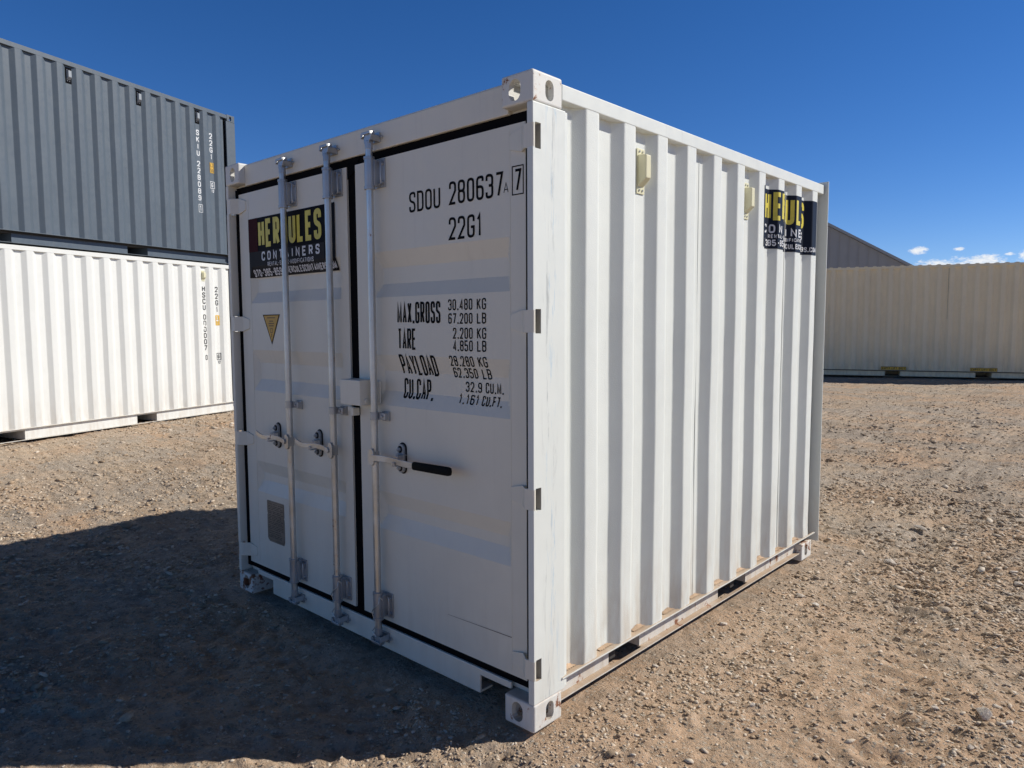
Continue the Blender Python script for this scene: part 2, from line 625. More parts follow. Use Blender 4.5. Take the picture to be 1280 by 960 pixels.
gx = axis_coords(-0.2, 0.017, 3.0, 1.035, 1500)
gy = axis_coords(0.9, 0.017, 2.9, 1.035, 1500)
X, Y = np.meshgrid(gx, gy, indexing='ij')
Z = terrain(X, Y)
nx_, ny_ = len(gx), len(gy)
co = np.stack([X, Y, Z], -1).reshape(-1, 3).astype(np.float32)
ii, jj = np.meshgrid(np.arange(nx_ - 1), np.arange(ny_ - 1), indexing='ij')
q = (ii * ny_ + jj).ravel()
quads = np.stack([q, q + ny_, q + ny_ + 1, q + 1], -1).astype(np.int32)


def np_mesh(name, co, faces, mat, k):
    me = bpy.data.meshes.new(name)
    me.vertices.add(len(co))
    me.vertices.foreach_set('co', co.ravel())
    me.loops.add(faces.size)
    me.loops.foreach_set('vertex_index', faces.ravel())
    me.polygons.add(len(faces))
    me.polygons.foreach_set('loop_start', np.arange(0, faces.size, k, dtype=np.int32))
    me.polygons.foreach_set('loop_total', np.full(len(faces), k, dtype=np.int32))
    me.update(calc_edges=True)
    me.materials.append(M[mat])
    return me


gm = np_mesh('ground', co, quads, 'ground', 4)
gm.polygons.foreach_set('use_smooth', np.ones(len(gm.polygons), dtype=bool))
ground = bpy.data.objects.new('ground', gm)
COL.objects.link(ground)
tag(ground, 'bare packed tan and orange dirt yard with crushed stone', 'ground', kind='structure')

# ------------------------------------------------------------------ stroke lettering (condensed stencil-like container letters)
G = {
    'A': [[(0, 0), (.5, 1), (1, 0)], [(.2, .3), (.8, .3)]],
    'B': [[(0, 0), (0, 1), (1, 1, 1), (1, .53, 1), (0, .53)], [(0, .53), (1, .53, 1), (1, 0, 1), (0, 0)]],
    'C': [[(1, .72), (1, 1, 1), (0, 1, 1), (0, 0, 1), (1, 0, 1), (1, .28)]],
    'D': [[(0, 0), (0, 1), (1, 1, 1), (1, 0, 1), (0, 0)]],
    'E': [[(1, 1), (0, 1), (0, 0), (1, 0)], [(0, .52), (.85, .52)]],
    'F': [[(1, 1), (0, 1), (0, 0)], [(0, .52), (.85, .52)]],
    'G': [[(1, .72), (1, 1, 1), (0, 1, 1), (0, 0, 1), (1, 0, 1), (1, .46), (.5, .46)]],
    'H': [[(0, 0), (0, 1)], [(1, 0), (1, 1)], [(0, .52), (1, .52)]],
    'I': [[(.5, 0), (.5, 1)]],
    'J': [[(1, 1), (1, 0, 1), (0, 0, 1), (0, .3)]],
    'K': [[(0, 0), (0, 1)], [(1, 1), (0, .42)], [(.3, .58), (1, 0)]],
    'L': [[(0, 1), (0, 0), (1, 0)]],
    'M': [[(0, 0), (0, 1), (.5, .12), (1, 1), (1, 0)]],
    'N': [[(0, 0), (0, 1), (1, 0), (1, 1)]],
    'O': [[(0, .5), (0, 1, 1), (1, 1, 1), (1, 0, 1), (0, 0, 1), (0, .5)]],
    'P': [[(0, 0), (0, 1), (1, 1, 1), (1, .45, 1), (0, .45)]],
    'Q': [[(0, .5), (0, 1, 1), (1, 1, 1), (1, 0, 1), (0, 0, 1), (0, .5)], [(.6, .25), (1, 0)]],
    'R': [[(0, 0), (0, 1), (1, 1, 1), (1, .47, 1), (0, .47)], [(.5, .47), (1, 0)]],
    'S': [[(1, .74), (1, 1, 1), (0, 1, 1), (0, .56, 1), (1, .46, 1), (1, 0, 1), (0, 0, 1), (0, .26)]],
    'T': [[(0, 1), (1, 1)], [(.5, 1), (.5, 0)]],
    'U': [[(0, 1), (0, 0, 1), (1, 0, 1), (1, 1)]],
    'V': [[(0, 1), (.5, 0), (1, 1)]],
    'W': [[(0, 1), (.25, 0), (.5, .7), (.75, 0), (1, 1)]],
    'X': [[(0, 0), (1, 1)], [(0, 1), (1, 0)]],
    'Y': [[(0, 1), (.5, .45), (1, 1)], [(.5, .45), (.5, 0)]],
    'Z': [[(0, 1), (1, 1), (0, 0), (1, 0)]],
    '0': [[(0, .5), (0, 1, 1), (1, 1, 1), (1, 0, 1), (0, 0, 1), (0, .5)]],
    '1': [[(.1, .78), (.6, 1), (.6, 0)]],
    '2': [[(0, .72), (0, 1, 1), (1, 1, 1), (1, .6), (0, 0), (1, 0)]],
    '3': [[(0, .76), (0, 1, 1), (1, 1, 1), (1, .53, 1), (.4, .53)], [(.4, .53), (1, .53, 1), (1, 0, 1), (0, 0, 1), (0, .24)]],
    '4': [[(.75, 0), (.75, 1), (0, .25), (1, .25)]],
    '5': [[(.95, 1), (0, 1), (0, .55), (1, .6, 1), (1, 0, 1), (0, 0, 1), (0, .24)]],
    '6': [[(1, .8), (1, 1, 1), (0, 1, 1), (0, 0, 1), (1, 0, 1), (1, .56, 1), (0, .56)]],
    '7': [[(0, 1), (1, 1), (.35, 0)]],
    '8': [[(0, .7), (0, 1, 1), (1, 1, 1), (1, .53, 1), (0, .53, 1), (0, .8)], [(0, .3), (0, .53, 1), (1, .53, 1), (1, 0, 1), (0, 0, 1), (0, .35)]],
    '9': [[(0, .2), (0, 0, 1), (1, 0, 1), (1, 1, 1), (0, 1, 1), (0, .44, 1), (1, .44)]],
    '-': [[(.1, .48), (.9, .48)]],
}
NARROW = {'I': .45, '1': .7, '.': .45, ',': .45, ' ': .75, '-': .8, '*': .6, 'M': 1.15, 'W': 1.2}


def round_path(pts, r):
    out = []
    n = len(pts)
    for i, p in enumerate(pts):
        a = Vector(p[:2])
        if len(p) < 3 or i == 0 or i == n - 1:
            out.append(a)
            continue
        p0, p1 = Vector(pts[i - 1][:2]), Vector(pts[i + 1][:2])
        d0, d1 = (p0 - a), (p1 - a)
        l0, l1 = d0.length, d1.length
        if l0 < 1e-6 or l1 < 1e-6:
            out.append(a)
            continue
        rr = min(r, l0 * 0.5, l1 * 0.5)
        s, e = a + d0 / l0 * rr, a + d1 / l1 * rr
        for k in range(5):
            t = k / 4
            out.append(s * (1 - t) ** 2 + a * 2 * t * (1 - t) + e * t * t)
    res = [out[0]]
    for p in out[1:]:
        if (p - res[-1]).length > 1e-5:
            res.append(p)
    return res


def ribbon(pts, wd):
    """quads of a constant-width stroke"""
    n = len(pts)
    L, Rr = [], []
    closed = (pts[0] - pts[-1]).length < 1e-4
    for i in range(n):
        if i == 0:
            d0 = d1 = (pts[1] - pts[0]).normalized()
            if closed: d0 = (pts[-1] - pts[-2]).normalized()
        elif i == n - 1:
            d0 = d1 = (pts[-1] - pts[-2]).normalized()
            if closed: d1 = (pts[1] - pts[0]).normalized()
        else:
            d0 = (pts[i] - pts[i - 1]).normalized()
            d1 = (pts[i + 1] - pts[i]).normalized()
        n0, n1 = Vector((-d0.y, d0.x)), Vector((-d1.y, d1.x))
        nn = (n0 + n1)
        if nn.length < 1e-4: nn = n0
        nn.normalize()
        k = min(1.0 / max(nn.dot(n0), 0.35), 2.2)
        L.append(pts[i] + nn * wd * 0.5 * k)
        Rr.append(pts[i] - nn * wd * 0.5 * k)
    return [[L[i], Rr[i], Rr[i + 1], L[i + 1]] for i in range(n - 1)]


def glyph(ch, x0, x1, y0, y1, sw, shear=0.0):
    """list of 2D polygons filling the cell x0..x1, y0..y1"""
    out = []
    a0, a1, b0, b1 = x0 + sw / 2, x1 - sw / 2, y0 + sw / 2, y1 - sw / 2
    if ch == ' ':
        return out
    if ch in '.,*':
        c = (x0 + x1) / 2
        yy = y0 if ch != '*' else (y0 + y1) / 2 - sw / 2
        hw = sw * 0.6
        return [[Vector((c - hw, yy)), Vector((c + hw, yy)), Vector((c + hw, yy + hw * 2)), Vector((c - hw, yy + hw * 2))]]
    for st in G[ch]:
        pts = [(a0 + p[0] * (a1 - a0), b0 + p[1] * (b1 - b0)) + ((1,) if len(p) > 2 else ()) for p in st]
        out.append(ribbon(round_path(pts, (a1 - a0) * 0.5), sw))
    res = []
    for k, st in enumerate(out):
        for qd in st:
            res.append([Vector((p.x + shear * (p.y - y0), p.y)) for p in qd])
    return res


def text(s, x0, x1, y0, y1, sw, gap=0.28, shear=0.0):
    """lay a line of letters into the box; returns polygons"""
    wts = [NARROW.get(c, 1.0) for c in s]
    tot = sum(wts) + gap * (len(s) - 1)
    u = (x1 - x0) / tot
    x = x0
    res = []
    for c, wt in zip(s, wts):
        res += glyph(c, x, x + wt * u, y0, y1, sw, shear)
        x += (wt + gap) * u
    return res


def rect(x0, x1, y0, y1):
    return [[Vector((x0, y0)), Vector((x1, y0)), Vector((x1, y1)), Vector((x0, y1))]]


def frame(x0, x1, y0, y1, t):
    return rect(x0, x1, y0, y0 + t) + rect(x0, x1, y1 - t, y1) + rect(x0, x0 + t, y0 + t, y1 - t) + rect(x1 - t, x1, y0 + t, y1 - t)


def decal(name, layers, mapper, parent, cuts_s=(), cuts_t=(), base=0.0012, step=0.0006):
    """layers: list of (material, polygons in s,t); mapper(s,t,lift)->3D point following the surface"""
    bm = bmesh.new()
    mats = []
    k = 0
    for li, (mat, polys) in enumerate(layers):
        if mat not in mats:
            mats.append(mat)
        mi = mats.index(mat)
        for j, pl in enumerate(polys):
            lift = base + li * step + (j % 7) * 0.00004
            vs = [bm.verts.new((p[0], p[1], lift)) for p in pl]
            try:
                f = bm.faces.new(vs)
                f.material_index = mi
            except ValueError:
                pass
    for c in cuts_s:
        g = bm.verts[:] + bm.edges[:] + bm.faces[:]
        bmesh.ops.bisect_plane(bm, geom=g, plane_co=(c, 0, 0), plane_no=(1, 0, 0), dist=1e-6)
    for c in cuts_t:
        g = bm.verts[:] + bm.edges[:] + bm.faces[:]
        bmesh.ops.bisect_plane(bm, geom=g, plane_co=(0, c, 0), plane_no=(0, 1, 0), dist=1e-6)
    for v in bm.verts:
        v.co = Vector(mapper(v.co.x, v.co.y, v.co.z))
    me = bpy.data.meshes.new(name)
    bm.to_mesh(me)
    bm.free()
    for m_ in mats:
        me.materials.append(M[m_])
    o = bpy.data.objects.new(name, me)
    COL.objects.link(o)
    o.parent = parent
    return o


# ------------------------------------------------------------------ shared container pieces
def stadium(cx, cy, wx, hy, n=8):
    """upright slot outline"""
    r = min(wx, hy) / 2
    pts = []
    if hy >= wx:
        for i in range(n + 1):
            t = math.pi * i / n
            pts.append((cx + r * math.cos(t), cy + hy / 2 - r + r * math.sin(t)))
        for i in range(n + 1):
            t = math.pi + math.pi * i / n
            pts.append((cx + r * math.cos(t), cy - hy / 2 + r + r * math.sin(t)))
    else:
        for i in range(n + 1):
            t = -math.pi / 2 + math.pi * i / n
            pts.append((cx + wx / 2 - r + r * math.cos(t), cy + r * math.sin(t)))
        for i in range(n + 1):
            t = math.pi / 2 + math.pi * i / n
            pts.append((cx - wx / 2 + r + r * math.cos(t), cy + r * math.sin(t)))
    return pts


# corner casting with its outer corner at the origin, reaching to -x, +y, +z (bottom casting of the x=0,y=0 corner)
cb = MB().box(-.162, 0, 0, .178, 0, .118)
cut = [MB().box(-.136, -.028, .028, .150, .026, .092),
       MB().prism(stadium(-.091, .062, .060, .082), -.05, .05, axis=1),
       MB().prism(stadium(.099, .062, .050, .078), -.05, .05, axis=0),
       MB().prism(stadium(-.085, .094, .062, .110), -.05, .05, axis=2)]
CAST_B = boolean(cb, cut, bevel=0.009)
# upper casting: origin at its top outer corner, reaching down
CAST_T = CAST_B.copy()
CAST_T.transform(Matrix.Diagonal((1, 1, -1, 1)))
CAST_T.flip_normals()


def castings(parent, W, L, H, mat):
    out = []
    for top in (0, 1):
        src = CAST_T if top else CAST_B
        for fx in (0, 1):
            for fy in (0, 1):
                mtx = Matrix.Translation((-W if fx else 0, L if fy else 0, H if top else 0)) @ Matrix.Diagonal((-1 if fx else 1, -1 if fy else 1, 1, 1))
                o = from_mesh(src, 'corner_casting', mat, parent, mtx, flip=(fx != fy))
                out.append(o)
    return out


def round_poly(pts, r, n=4):
    """round the inner vertices of an open polyline"""
    out = [Vector(pts[0])]
    for i in range(1, len(pts) - 1):
        a, p0, p1 = Vector(pts[i]), Vector(pts[i - 1]), Vector(pts[i + 1])
        d0, d1 = p0 - a, p1 - a
        rb_ = r * 2.3 if (p1.y < a.y - 1e-6 and abs(p0.y - a.y) < 1e-6) else r
        rr = min(rb_, d0.length * .45, d1.length * .45)
        s, e = a + d0.normalized() * rr, a + d1.normalized() * rr
        for k in range(n + 1):
            t = k / n
            out.append(s * (1 - t) ** 2 + a * 2 * t * (1 - t) + e * t * t)
    out.append(Vector(pts[-1]))
    return out


def corrugation(y0, y1, webs, depth=.038, webw=.064, outer=.078, edge=-0.008, rad=.014):
    """polyline (y, x) of a side wall; webs = y where the wall steps outwards"""
    pts = [(y0, -depth)]
    for wv in webs:
        if wv < y0 + .01 or wv + webw > y1:
            continue
        pts.append((wv, -depth))
        pts.append((wv + webw, edge))
        if wv + webw + outer >= y1:
            pts.append((y1, edge))
            break
        pts.append((wv + webw + outer, edge))
        if wv + 2 * webw + outer >= y1 - .005:
            pts.append((y1, -depth * .5))
            break
        pts.append((wv + 2 * webw + outer, -depth))
    if pts[-1][0] < y1:
        pts.append((y1, -depth))
    return round_poly(pts, rad, 5)


def wall_from(poly, z0, z1, name, mat, parent, xoff=0.0, mirror=None, thick=.004, dent=0.0):
    if dent:
        # pressed sheet is never quite flat: small smooth hollows, none under the sign
        n, rows = len(poly), 26
        zs = [z0 + (z1 - z0) * k / rows for k in range(rows + 1)]
        ya = np.array([p[0] for p in poly])
        v = []
        for z in zs:
            a = dent * min(1, max(0, (2.0 - z) / .3)) * min(1, (z - z0) / .1)
            dx = (vnoise(ya, np.full(n, z), .42, 31) * 1.4 + vnoise(ya, np.full(n, z), .16, 32) * .6) * a
            dy = vnoise(ya * .2, np.full(n, z), .5, 33) * a * .8
            v += [(p[1] + xoff + dx[i], p[0] + dy[i] * (1 if 0 < i < n - 1 else 0), z) for i, p in enumerate(poly)]
        f = [(r * n + i, r * n + i + 1, (r + 1) * n + i + 1, (r + 1) * n + i) for r in range(rows) for i in range(n - 1)]
        me_o = MB().add(v, f).build(name, mat, parent)
        if (me_o.data.polygons[0].normal.x < 0): me_o.data.flip_normals()
        smooth_by_angle(me_o.data, 35)
        return me_o
    v, f = [], []
    n = len(poly)
    for z in (z0, z1):
        for p in poly:
            v.append((p[1] + xoff, p[0], z))
    for z in (z0, z1):
        for p in poly:
            v.append((p[1] + xoff - thick, p[0], z))
    if mirror is not None:
        v = [(mirror - a, b, c) for a, b, c in v]
    for i in range(n - 1):
        f.append((i, i + 1, n + i + 1, n + i))
        f.append((2 * n + i, 2 * n + i + 1, 3 * n + i + 1, 3 * n + i))
        f.append((i, i + 1, 2 * n + i + 1, 2 * n + i))
        f.append((n + i, n + i + 1, 3 * n + i + 1, 3 * n + i))
    f.append((0, n, 3 * n, 2 * n))
    f.append((n - 1, 2 * n - 1, 4 * n - 1, 3 * n - 1))
    mb = MB().add(v, f)
    return mb.build(name, mat, parent, smooth=True)


def arc_mapper(poly, y_start, z_ref=0.0):
    """s along the wall surface -> 3D; returns mapper, list of cut positions"""
    # offset the profile outwards by a hair so that vinyl sits on the steel
    cum = [0.0]
    for a, b in zip(poly[:-1], poly[1:]):
        cum.append(cum[-1] + (b - a).length)
    s0 = None
    for i in range(len(poly) - 1):
        if poly[i].x <= y_start <= poly[i + 1].x:
            s0 = cum[i] + (y_start - poly[i].x) / (poly[i + 1].x - poly[i].x) * (cum[i + 1] - cum[i])
    def at(s):
        s += s0
        for i in range(len(poly) - 1):
            if s <= cum[i + 1] or i == len(poly) - 2:
                t = (s - cum[i]) / max(cum[i + 1] - cum[i], 1e-9)
                p = poly[i].lerp(poly[i + 1], t)
                d = (poly[i + 1] - poly[i]).normalized()
                return p, d
    def mp(s, t, lift):
        p, d = at(s)
        # p = (y, x); outward normal is +x side
        nyx = Vector((-d.y, d.x))
        q = p + nyx * lift
        return (q.y, q.x, t)
    cuts = [c - s0 for c in cum if 0 < c - s0 < 2.0]
    return mp, cuts


def side_rail(parent, x_sign, W, L0, L1, pockets, mat, z0=.05, z1=.166, z_pocket=.148, inset=.045, out=0.006, strap=True, bevel=.002, tf=.008, lip=-.008):
    """channel-shaped bottom rail with fork pockets"""
    mb = MB()
    def bx(x0, x1, y0, y1, a, b):
        if x_sign < 0:
            x0, x1 = -W - x1, -W - x0
        mb.box(x0, x1, y0, y1, a, b)
    bx(-inset - .03, out, L0, L1, z1 - tf, z1)                 # top flange
    ys = [L0]
    for a, b in pockets:
        ys += [a, b]
    ys.append(L1)
    for i in range(0, len(ys), 2):
        bx(-inset - .006, -inset, ys[i], ys[i + 1], z0 + .004, z1 - .008)
    for i in range(0, len(ys), 2):
        bx(-.07, lip, ys[i], ys[i + 1], z0 - .002, z0 + .004)      # bottom flange
    for a, b in pockets:
        bx(-inset - .006, -inset, a, b, z_pocket, z1 - .008)
        if strap:
            bx(-.045, lip, a, b, z0 - .002, z0 + .004)
        # tunnel walls
        bx(-.9, -inset - .006, a - .006, a, z0 + .004, z_pocket + .01)
        bx(-.9, -inset - .006, b, b + .006, z0 + .004, z_pocket + .01)
        bx(-.9, -.88, a, b, z0 + .004, z_pocket + .01)  # added end plate, closes the tunnel to block light from behind
    return mb.build('bottom_rail', mat, parent, bevel=bevel)


def vent(parent, y0, y1, z0, z1, x, mat):
    mb = MB()
    mb.box(x, x + .004, y0, y1, z0, z1)
    o = mb.build('vent', mat, parent, bevel=.002)
    zc0, zc1 = z0 + (z1 - z0) * .16, z1 - (z1 - z0) * .14
    yy0, yy1 = y0 + .006, y1 - .006
    d = .046
    v = [(x + .004, yy0, zc0), (x + .004, yy1, zc0), (x + .004, yy1, zc1), (x + .004, yy0, zc1),
         (x + d, yy0 + .006, zc0 + .035), (x + d, yy1 - .006, zc0 + .035), (x + d, yy1 - .006, zc1 - .004), (x + d, yy0 + .006, zc1 - .004)]
    hood = MB().add(v, [(0, 1, 2, 3), (4, 7, 6, 5), (0, 4, 5, 1), (1, 5, 6, 2), (2, 6, 7, 3), (3, 7, 4, 0)])
    hood.build('vent_hood', mat, o, bevel=.004)
    for yc in (y0 + .018, y1 - .02):
        for zc in (z0 + .016, z1 - .014):
            MB().tube((x + .003, yc, zc), (x + .008, yc + .001, zc), .005, 8).build('vent_screw', 'galv2', o)
    return o


# ------------------------------------------------------------------ generic 20 ft container (wall at x=0 faces local +x, length along +y)
def container(loc, rz, H, mat, label, group, rail_mat=None, rib=-.012, inset=.045, depth=.042, L=6.058, W=2.438, pockets=((1.824, 2.178), (3.88, 4.234)), casting_mat=None, phase=5.302):
    root = empty('shipping_container', loc, rz)
    tag(root, label, 'shipping container', group)
    rail_mat = rail_mat or mat
    webs = sorted([phase + .277 * k for k in range(-19, 2)])
    poly = corrugation(.20, L - .235, webs, depth=depth, webw=.056, outer=.084, edge=-.002, rad=.007)
    zt = H - .075
    wall_from(poly, .172, zt, 'side_wall', mat, root, dent=.004 if H < 2.8 else .007)
    wall_from(poly, .172, zt, 'side_wall', mat, root, mirror=-W)
    for s in (0, 1):
        x0, x1 = (-.062, -.003) if s == 0 else (-W + .003, -W + .062)
        MB().box(x0, x1, .178, L - .178, H - .075, H - .014).build('top_rail', mat, root, bevel=.003)
    side_rail(root, 1, W, .178, L - .178, pockets, rail_mat, z0=.012, z1=.172, z_pocket=.138, inset=inset, out=.002)
    side_rail(root, -1, W, .178, L - .178, pockets, rail_mat, z0=.012, z1=.172, z_pocket=.138, inset=inset, out=.002)
    for fx in (0, 1):
        for fy in (0, 1):
            poly2 = [(0, 0), (0, .20), (-.012, .20), (-.05, .175), (-.05, .06), (-.16, .06), (-.16, 0)]
            pp = [((-W - a) if fx else a, (L - b) if fy else b) for a, b in poly2]
            MB().prism(pp, .118, H - .118, 2).build('corner_post', mat, root, bevel=.003)
    castings(root, W, L, H, casting_mat or mat)
    # ends
    for fy in (0, 1):
        ys = (lambda a: L - a) if fy else (lambda a: a)
        a, b = sorted((ys(.02), ys(.08)))
        MB().box(-W + .162, -.162, a, b, H - .115, H - .004).build('end_header', mat, root, bevel=.003)
        MB().box(-W + .162, -.162, a, b, .02, .16).build('end_sill', mat, root, bevel=.003)
        n = 9
        pw = (W - .32) / n
        pp = []
        for k in range(n):
            x = -W + .16 + k * pw
            pp += [(x + pw * .1, ys(.03)), (x + pw * .35, ys(.03)), (x + pw * .6, ys(.07)), (x + pw * .85, ys(.07))]
        base = ys(.09)
        prof = [(-W + .15, base)] + [(-W + .15, ys(.03))] + pp + [(-.15, ys(.03)), (-.15, base)]
        MB().prism(prof, .16, H - .115, 2).build('end_wall', mat, root)
    # roof with shallow cross ribs
    nr = 27
    pr = []
    y = .18
    st = (L - .36) / nr
    for k in range(nr):
        pr += [(y + st * .05, H + rib), (y + st * .35, H + rib), (y + st * .5, H - .03), (y + st * .85, H - .03)]
        y += st
    pr = [(.18, H - .05)] + pr + [(L - .18, H - .03), (L - .18, H - .05)]
    MB().prism(pr, -W + .03, -.03, 0).build('roof', mat, root)
    MB().box(-W + .06, -.06, .1, L - .1, .14, .162).build('floor', 'dark', root)
    return root, poly


def column_text(s, yc, z_top, gw, gh, pitch, sw):
    """letters stacked one above the other"""
    res = []
    z = z_top
    for c in s:
        if c != ' ':
            ww = gw * (0.55 if c in 'I1' else 1)
            res += glyph(c, yc - ww / 2, yc + ww / 2, z - gh, z, sw)
            z -= pitch
        else:
            z -= pitch * .55
    return res


def flat_map(poly, dx=0.0):
    def mp(s, t, lift):
        x = -1
        for a, b in zip(poly[:-1], poly[1:]):
            if a.x <= s <= b.x and b.x > a.x:
                x = a.y + (b.y - a.y) * (s - a.x) / (b.x - a.x)
                break
        return (x + lift * 1.4, s, t)
    return mp, [p.x for p in poly]


dv = Vector((-0.31563, 0.94888, 0))
E_ = Vector((-10.53596, 4.00918, 0)) + dv * 0.246
org = E_ - dv * 6.058
rzL = math.atan2(0.31563, 0.94888)
stack_group = 'containers stacked at the left of the yard'
lower, polyL = container((org.x, org.y, .130), rzL, 2.591, 'bright',
                         'bright white ribbed shipping container at left, bottom of the stack under the grey one', stack_group)
upper, _ = container((org.x, org.y, .130 + 2.594), rzL, 2.591, 'grey',
                     'blue-grey corrugated shipping container stacked on top of the white one at left', stack_group, inset=.085)
Y0 = 6.058 - .246
mpL, cutsL = flat_map(polyL)
for root, ink, number, chk in ((upper, 'letter_white', 'SKIU 228089', '1'), (lower, 'letter_grey', 'HSCU 000007', '0')):
    up = root is upper
    s1 = Y0 - .5505
    z1 = 2.185 if up else 2.19
    pitch = .112 if up else .105
    decal('owner_code', [(ink, column_text(number[:4], s1, z1, .062, .090, pitch, .016))], mpL, root, cutsL, base=.002)
    decal('serial_number', [(ink, column_text(number[5:], s1, z1 - pitch * 4.55, .062, .090, pitch, .016))], mpL, root, cutsL, base=.002)
    col1 = []
    zb = z1 - pitch * 10.55 - .06
    col1 += glyph(chk, s1 - .012, s1 + .03, zb - .09, zb, .012)
    if up:
        col1 += frame(s1 - .032, s1 + .05, zb - .115, zb + .02, .008)
    s2 = Y0 - .2735
    col2 = column_text('22G1', s2, 2.19, .062, .092, .115, .016)
    yb = (rect(s2 - .04, s2 + .045, 1.525, 1.70))
    ybt = frame(s2 - .036, s2 + .041, 1.530, 1.695, .006) + text('L', s2 - .02, s2 + .005, 1.625, 1.68, .008) + text('2', s2 + .008, s2 + .03, 1.625, 1.68, .008) + text('55', s2 - .02, s2 + .03, 1.545, 1.60, .008)
    low = .34 if not up else 0
    for grp in (frame(s2 - .045, s2 + .05, 1.265, 1.385, .009) + text('G', s2 - .02, s2 + .02, 1.29, 1.36, .012), text('12', s2 - .02, s2 + .035, 1.20, 1.25, .009)):
        decal('marking', [(ink, [[Vector((p.x, p.y - low)) for p in qd] for qd in grp])], mpL, root, cutsL, base=.002)
    decal('check_digit', [(ink, col1)], mpL, root, cutsL, base=.002)
    decal('size_code', [(ink, col2)], mpL, root, cutsL, base=.002)
    if up:
        decal('sticker', [('letter_yellow', yb), ('letter_grey', ybt)], mpL, root, cutsL, base=.002)
    else:
        decal('sticker', [('letter_yellow', frame(s2 - .04, s2 + .045, 1.525, 1.70, .016)), ('letter_yellow', text('L2', s2 - .022, s2 + .03, 1.625, 1.68, .011) + text('55', s2 - .022, s2 + .03, 1.545, 1.60, .011))], mpL, root, cutsL, base=.002)
for sv_ in (-2.7665, -1.6585, -.5505):
    vent(upper, Y0 + sv_ - .035, Y0 + sv_ + .035, 2.30, 2.48, -.042, 'grey_vent')
    MB().box(-.042, -.0375, Y0 + sv_ - .045, Y0 + sv_ + .045, 2.285, 2.495).build('vent_seal', 'rubber', upper)
vent(lower, Y0 - .5505 - .034, Y0 - .5505 + .034, 2.27, 2.45, -.042, 'cream')

# tan high container at the right, in its own shade
d2 = Vector((0.94251, 0.33416, 0))
A2 = Vector((-5.21228, 18.15981, 0)) - d2 * 0.34
rzR = math.atan2(-0.94251, 0.33416)
right, polyR = container((A2.x, A2.y, .235), rzR, 2.896, 'tan',
                         'long tan corrugated container in shade at the back right, with lift stickers above its pockets', 'containers closing the yard', casting_mat='tan', phase=5.38, rib=.006, inset=.085, depth=.062)
mpR, cutsR = flat_map(polyR)
for a, b in ((1.72, 2.31), (3.745, 4.335)):
    decal('lift_sticker', [('letter_yellow', rect(a, b, .172, .262)), ('letter_grey', text('EMPTY LIFT ONLY', a + .03, b - .03, .19, .245, .011) + frame(a, b, .172, .262, .007))],
          lambda s, t, l: (-.002 + l, s, t), right, base=.002)
MB().box(-.062, -.028, 3.190, 3.202, 1.50, 2.80).build('weld_seam', 'dark', right)

# ------------------------------------------------------------------ warehouse far behind
wb = empty('warehouse', (-9.03, 41.57, 0.25), 0)
tag(wb, 'dark grey metal warehouse gable rising behind the tan container', 'building')
ax = Vector((-.970, -.24, 0)).normalized()
nrm = Vector((.24, -.97, 0)).normalized()
hw, ez, slope = 9.5, 4.42, .60
def wp(s, t, z):
    p = ax * s - nrm * t
    return (p.x, p.y, z)
rz_ = ez + hw * slope
v = [wp(0, 0, -.3), wp(2 * hw, 0, -.3), wp(2 * hw, 0, ez), wp(hw, 0, rz_), wp(0, 0, ez)] + [wp(0, 30, -.3), wp(2 * hw, 30, -.3), wp(2 * hw, 30, ez), wp(hw, 30, rz_), wp(0, 30, ez)]
MB().add(v, [(0, 1, 2, 3, 4), (5, 9, 8, 7, 6), (0, 5, 6, 1), (1, 6, 7, 2), (0, 4, 9, 5), (2, 7, 8, 3), (3, 8, 9, 4)]).build('wall', 'warehouse', wb)
rf = MB()
for s0, s1, z0_, z1_ in ((-.25, hw, ez - .15, rz_), (hw, 2 * hw + .25, rz_, ez - .15)):
    vs = [wp(s0, -.3, z0_ + .02), wp(s1, -.3, z1_ + .02), wp(s1, 30.3, z1_ + .02), wp(s0, 30.3, z0_ + .02)]
    vs += [(a, b, c + .16) for a, b, c in vs]
    rf.add(vs, [(0, 1, 2, 3), (4, 7, 6, 5), (0, 4, 5, 1), (1, 5, 6, 2), (2, 6, 7, 3), (3, 7, 4, 0)])
rf.build('roof', 'warehouse_roof', wb)
rb = MB()
for k in range(1, 38):
    s = k * .5
    top = ez + slope * (s if s < hw else 2 * hw - s) - .05
    p0, p1, p2, p3 = wp(s, 0, 0), wp(s + .05, 0, 0), wp(s + .05, -.03, 0), wp(s, -.03, 0)
    rb.prism([p0[:2], p1[:2], p2[:2], p3[:2]], 0, top, 2)
rb.build('wall_rib', 'warehouse', wb)

# ------------------------------------------------------------------ the main container
W, L, H = 2.438, 3.045, 2.591
mc = empty('shipping_container', (0, 0, 0), 0)
tag(mc, 'short white shipping container in the foreground, its barred double doors in shade', 'shipping container')


def mx(x): return 1.0215 * x - .039
def mz(z): return 1.0215 * z - .0352


def rx_(x): return 1.0197 * x - .0358


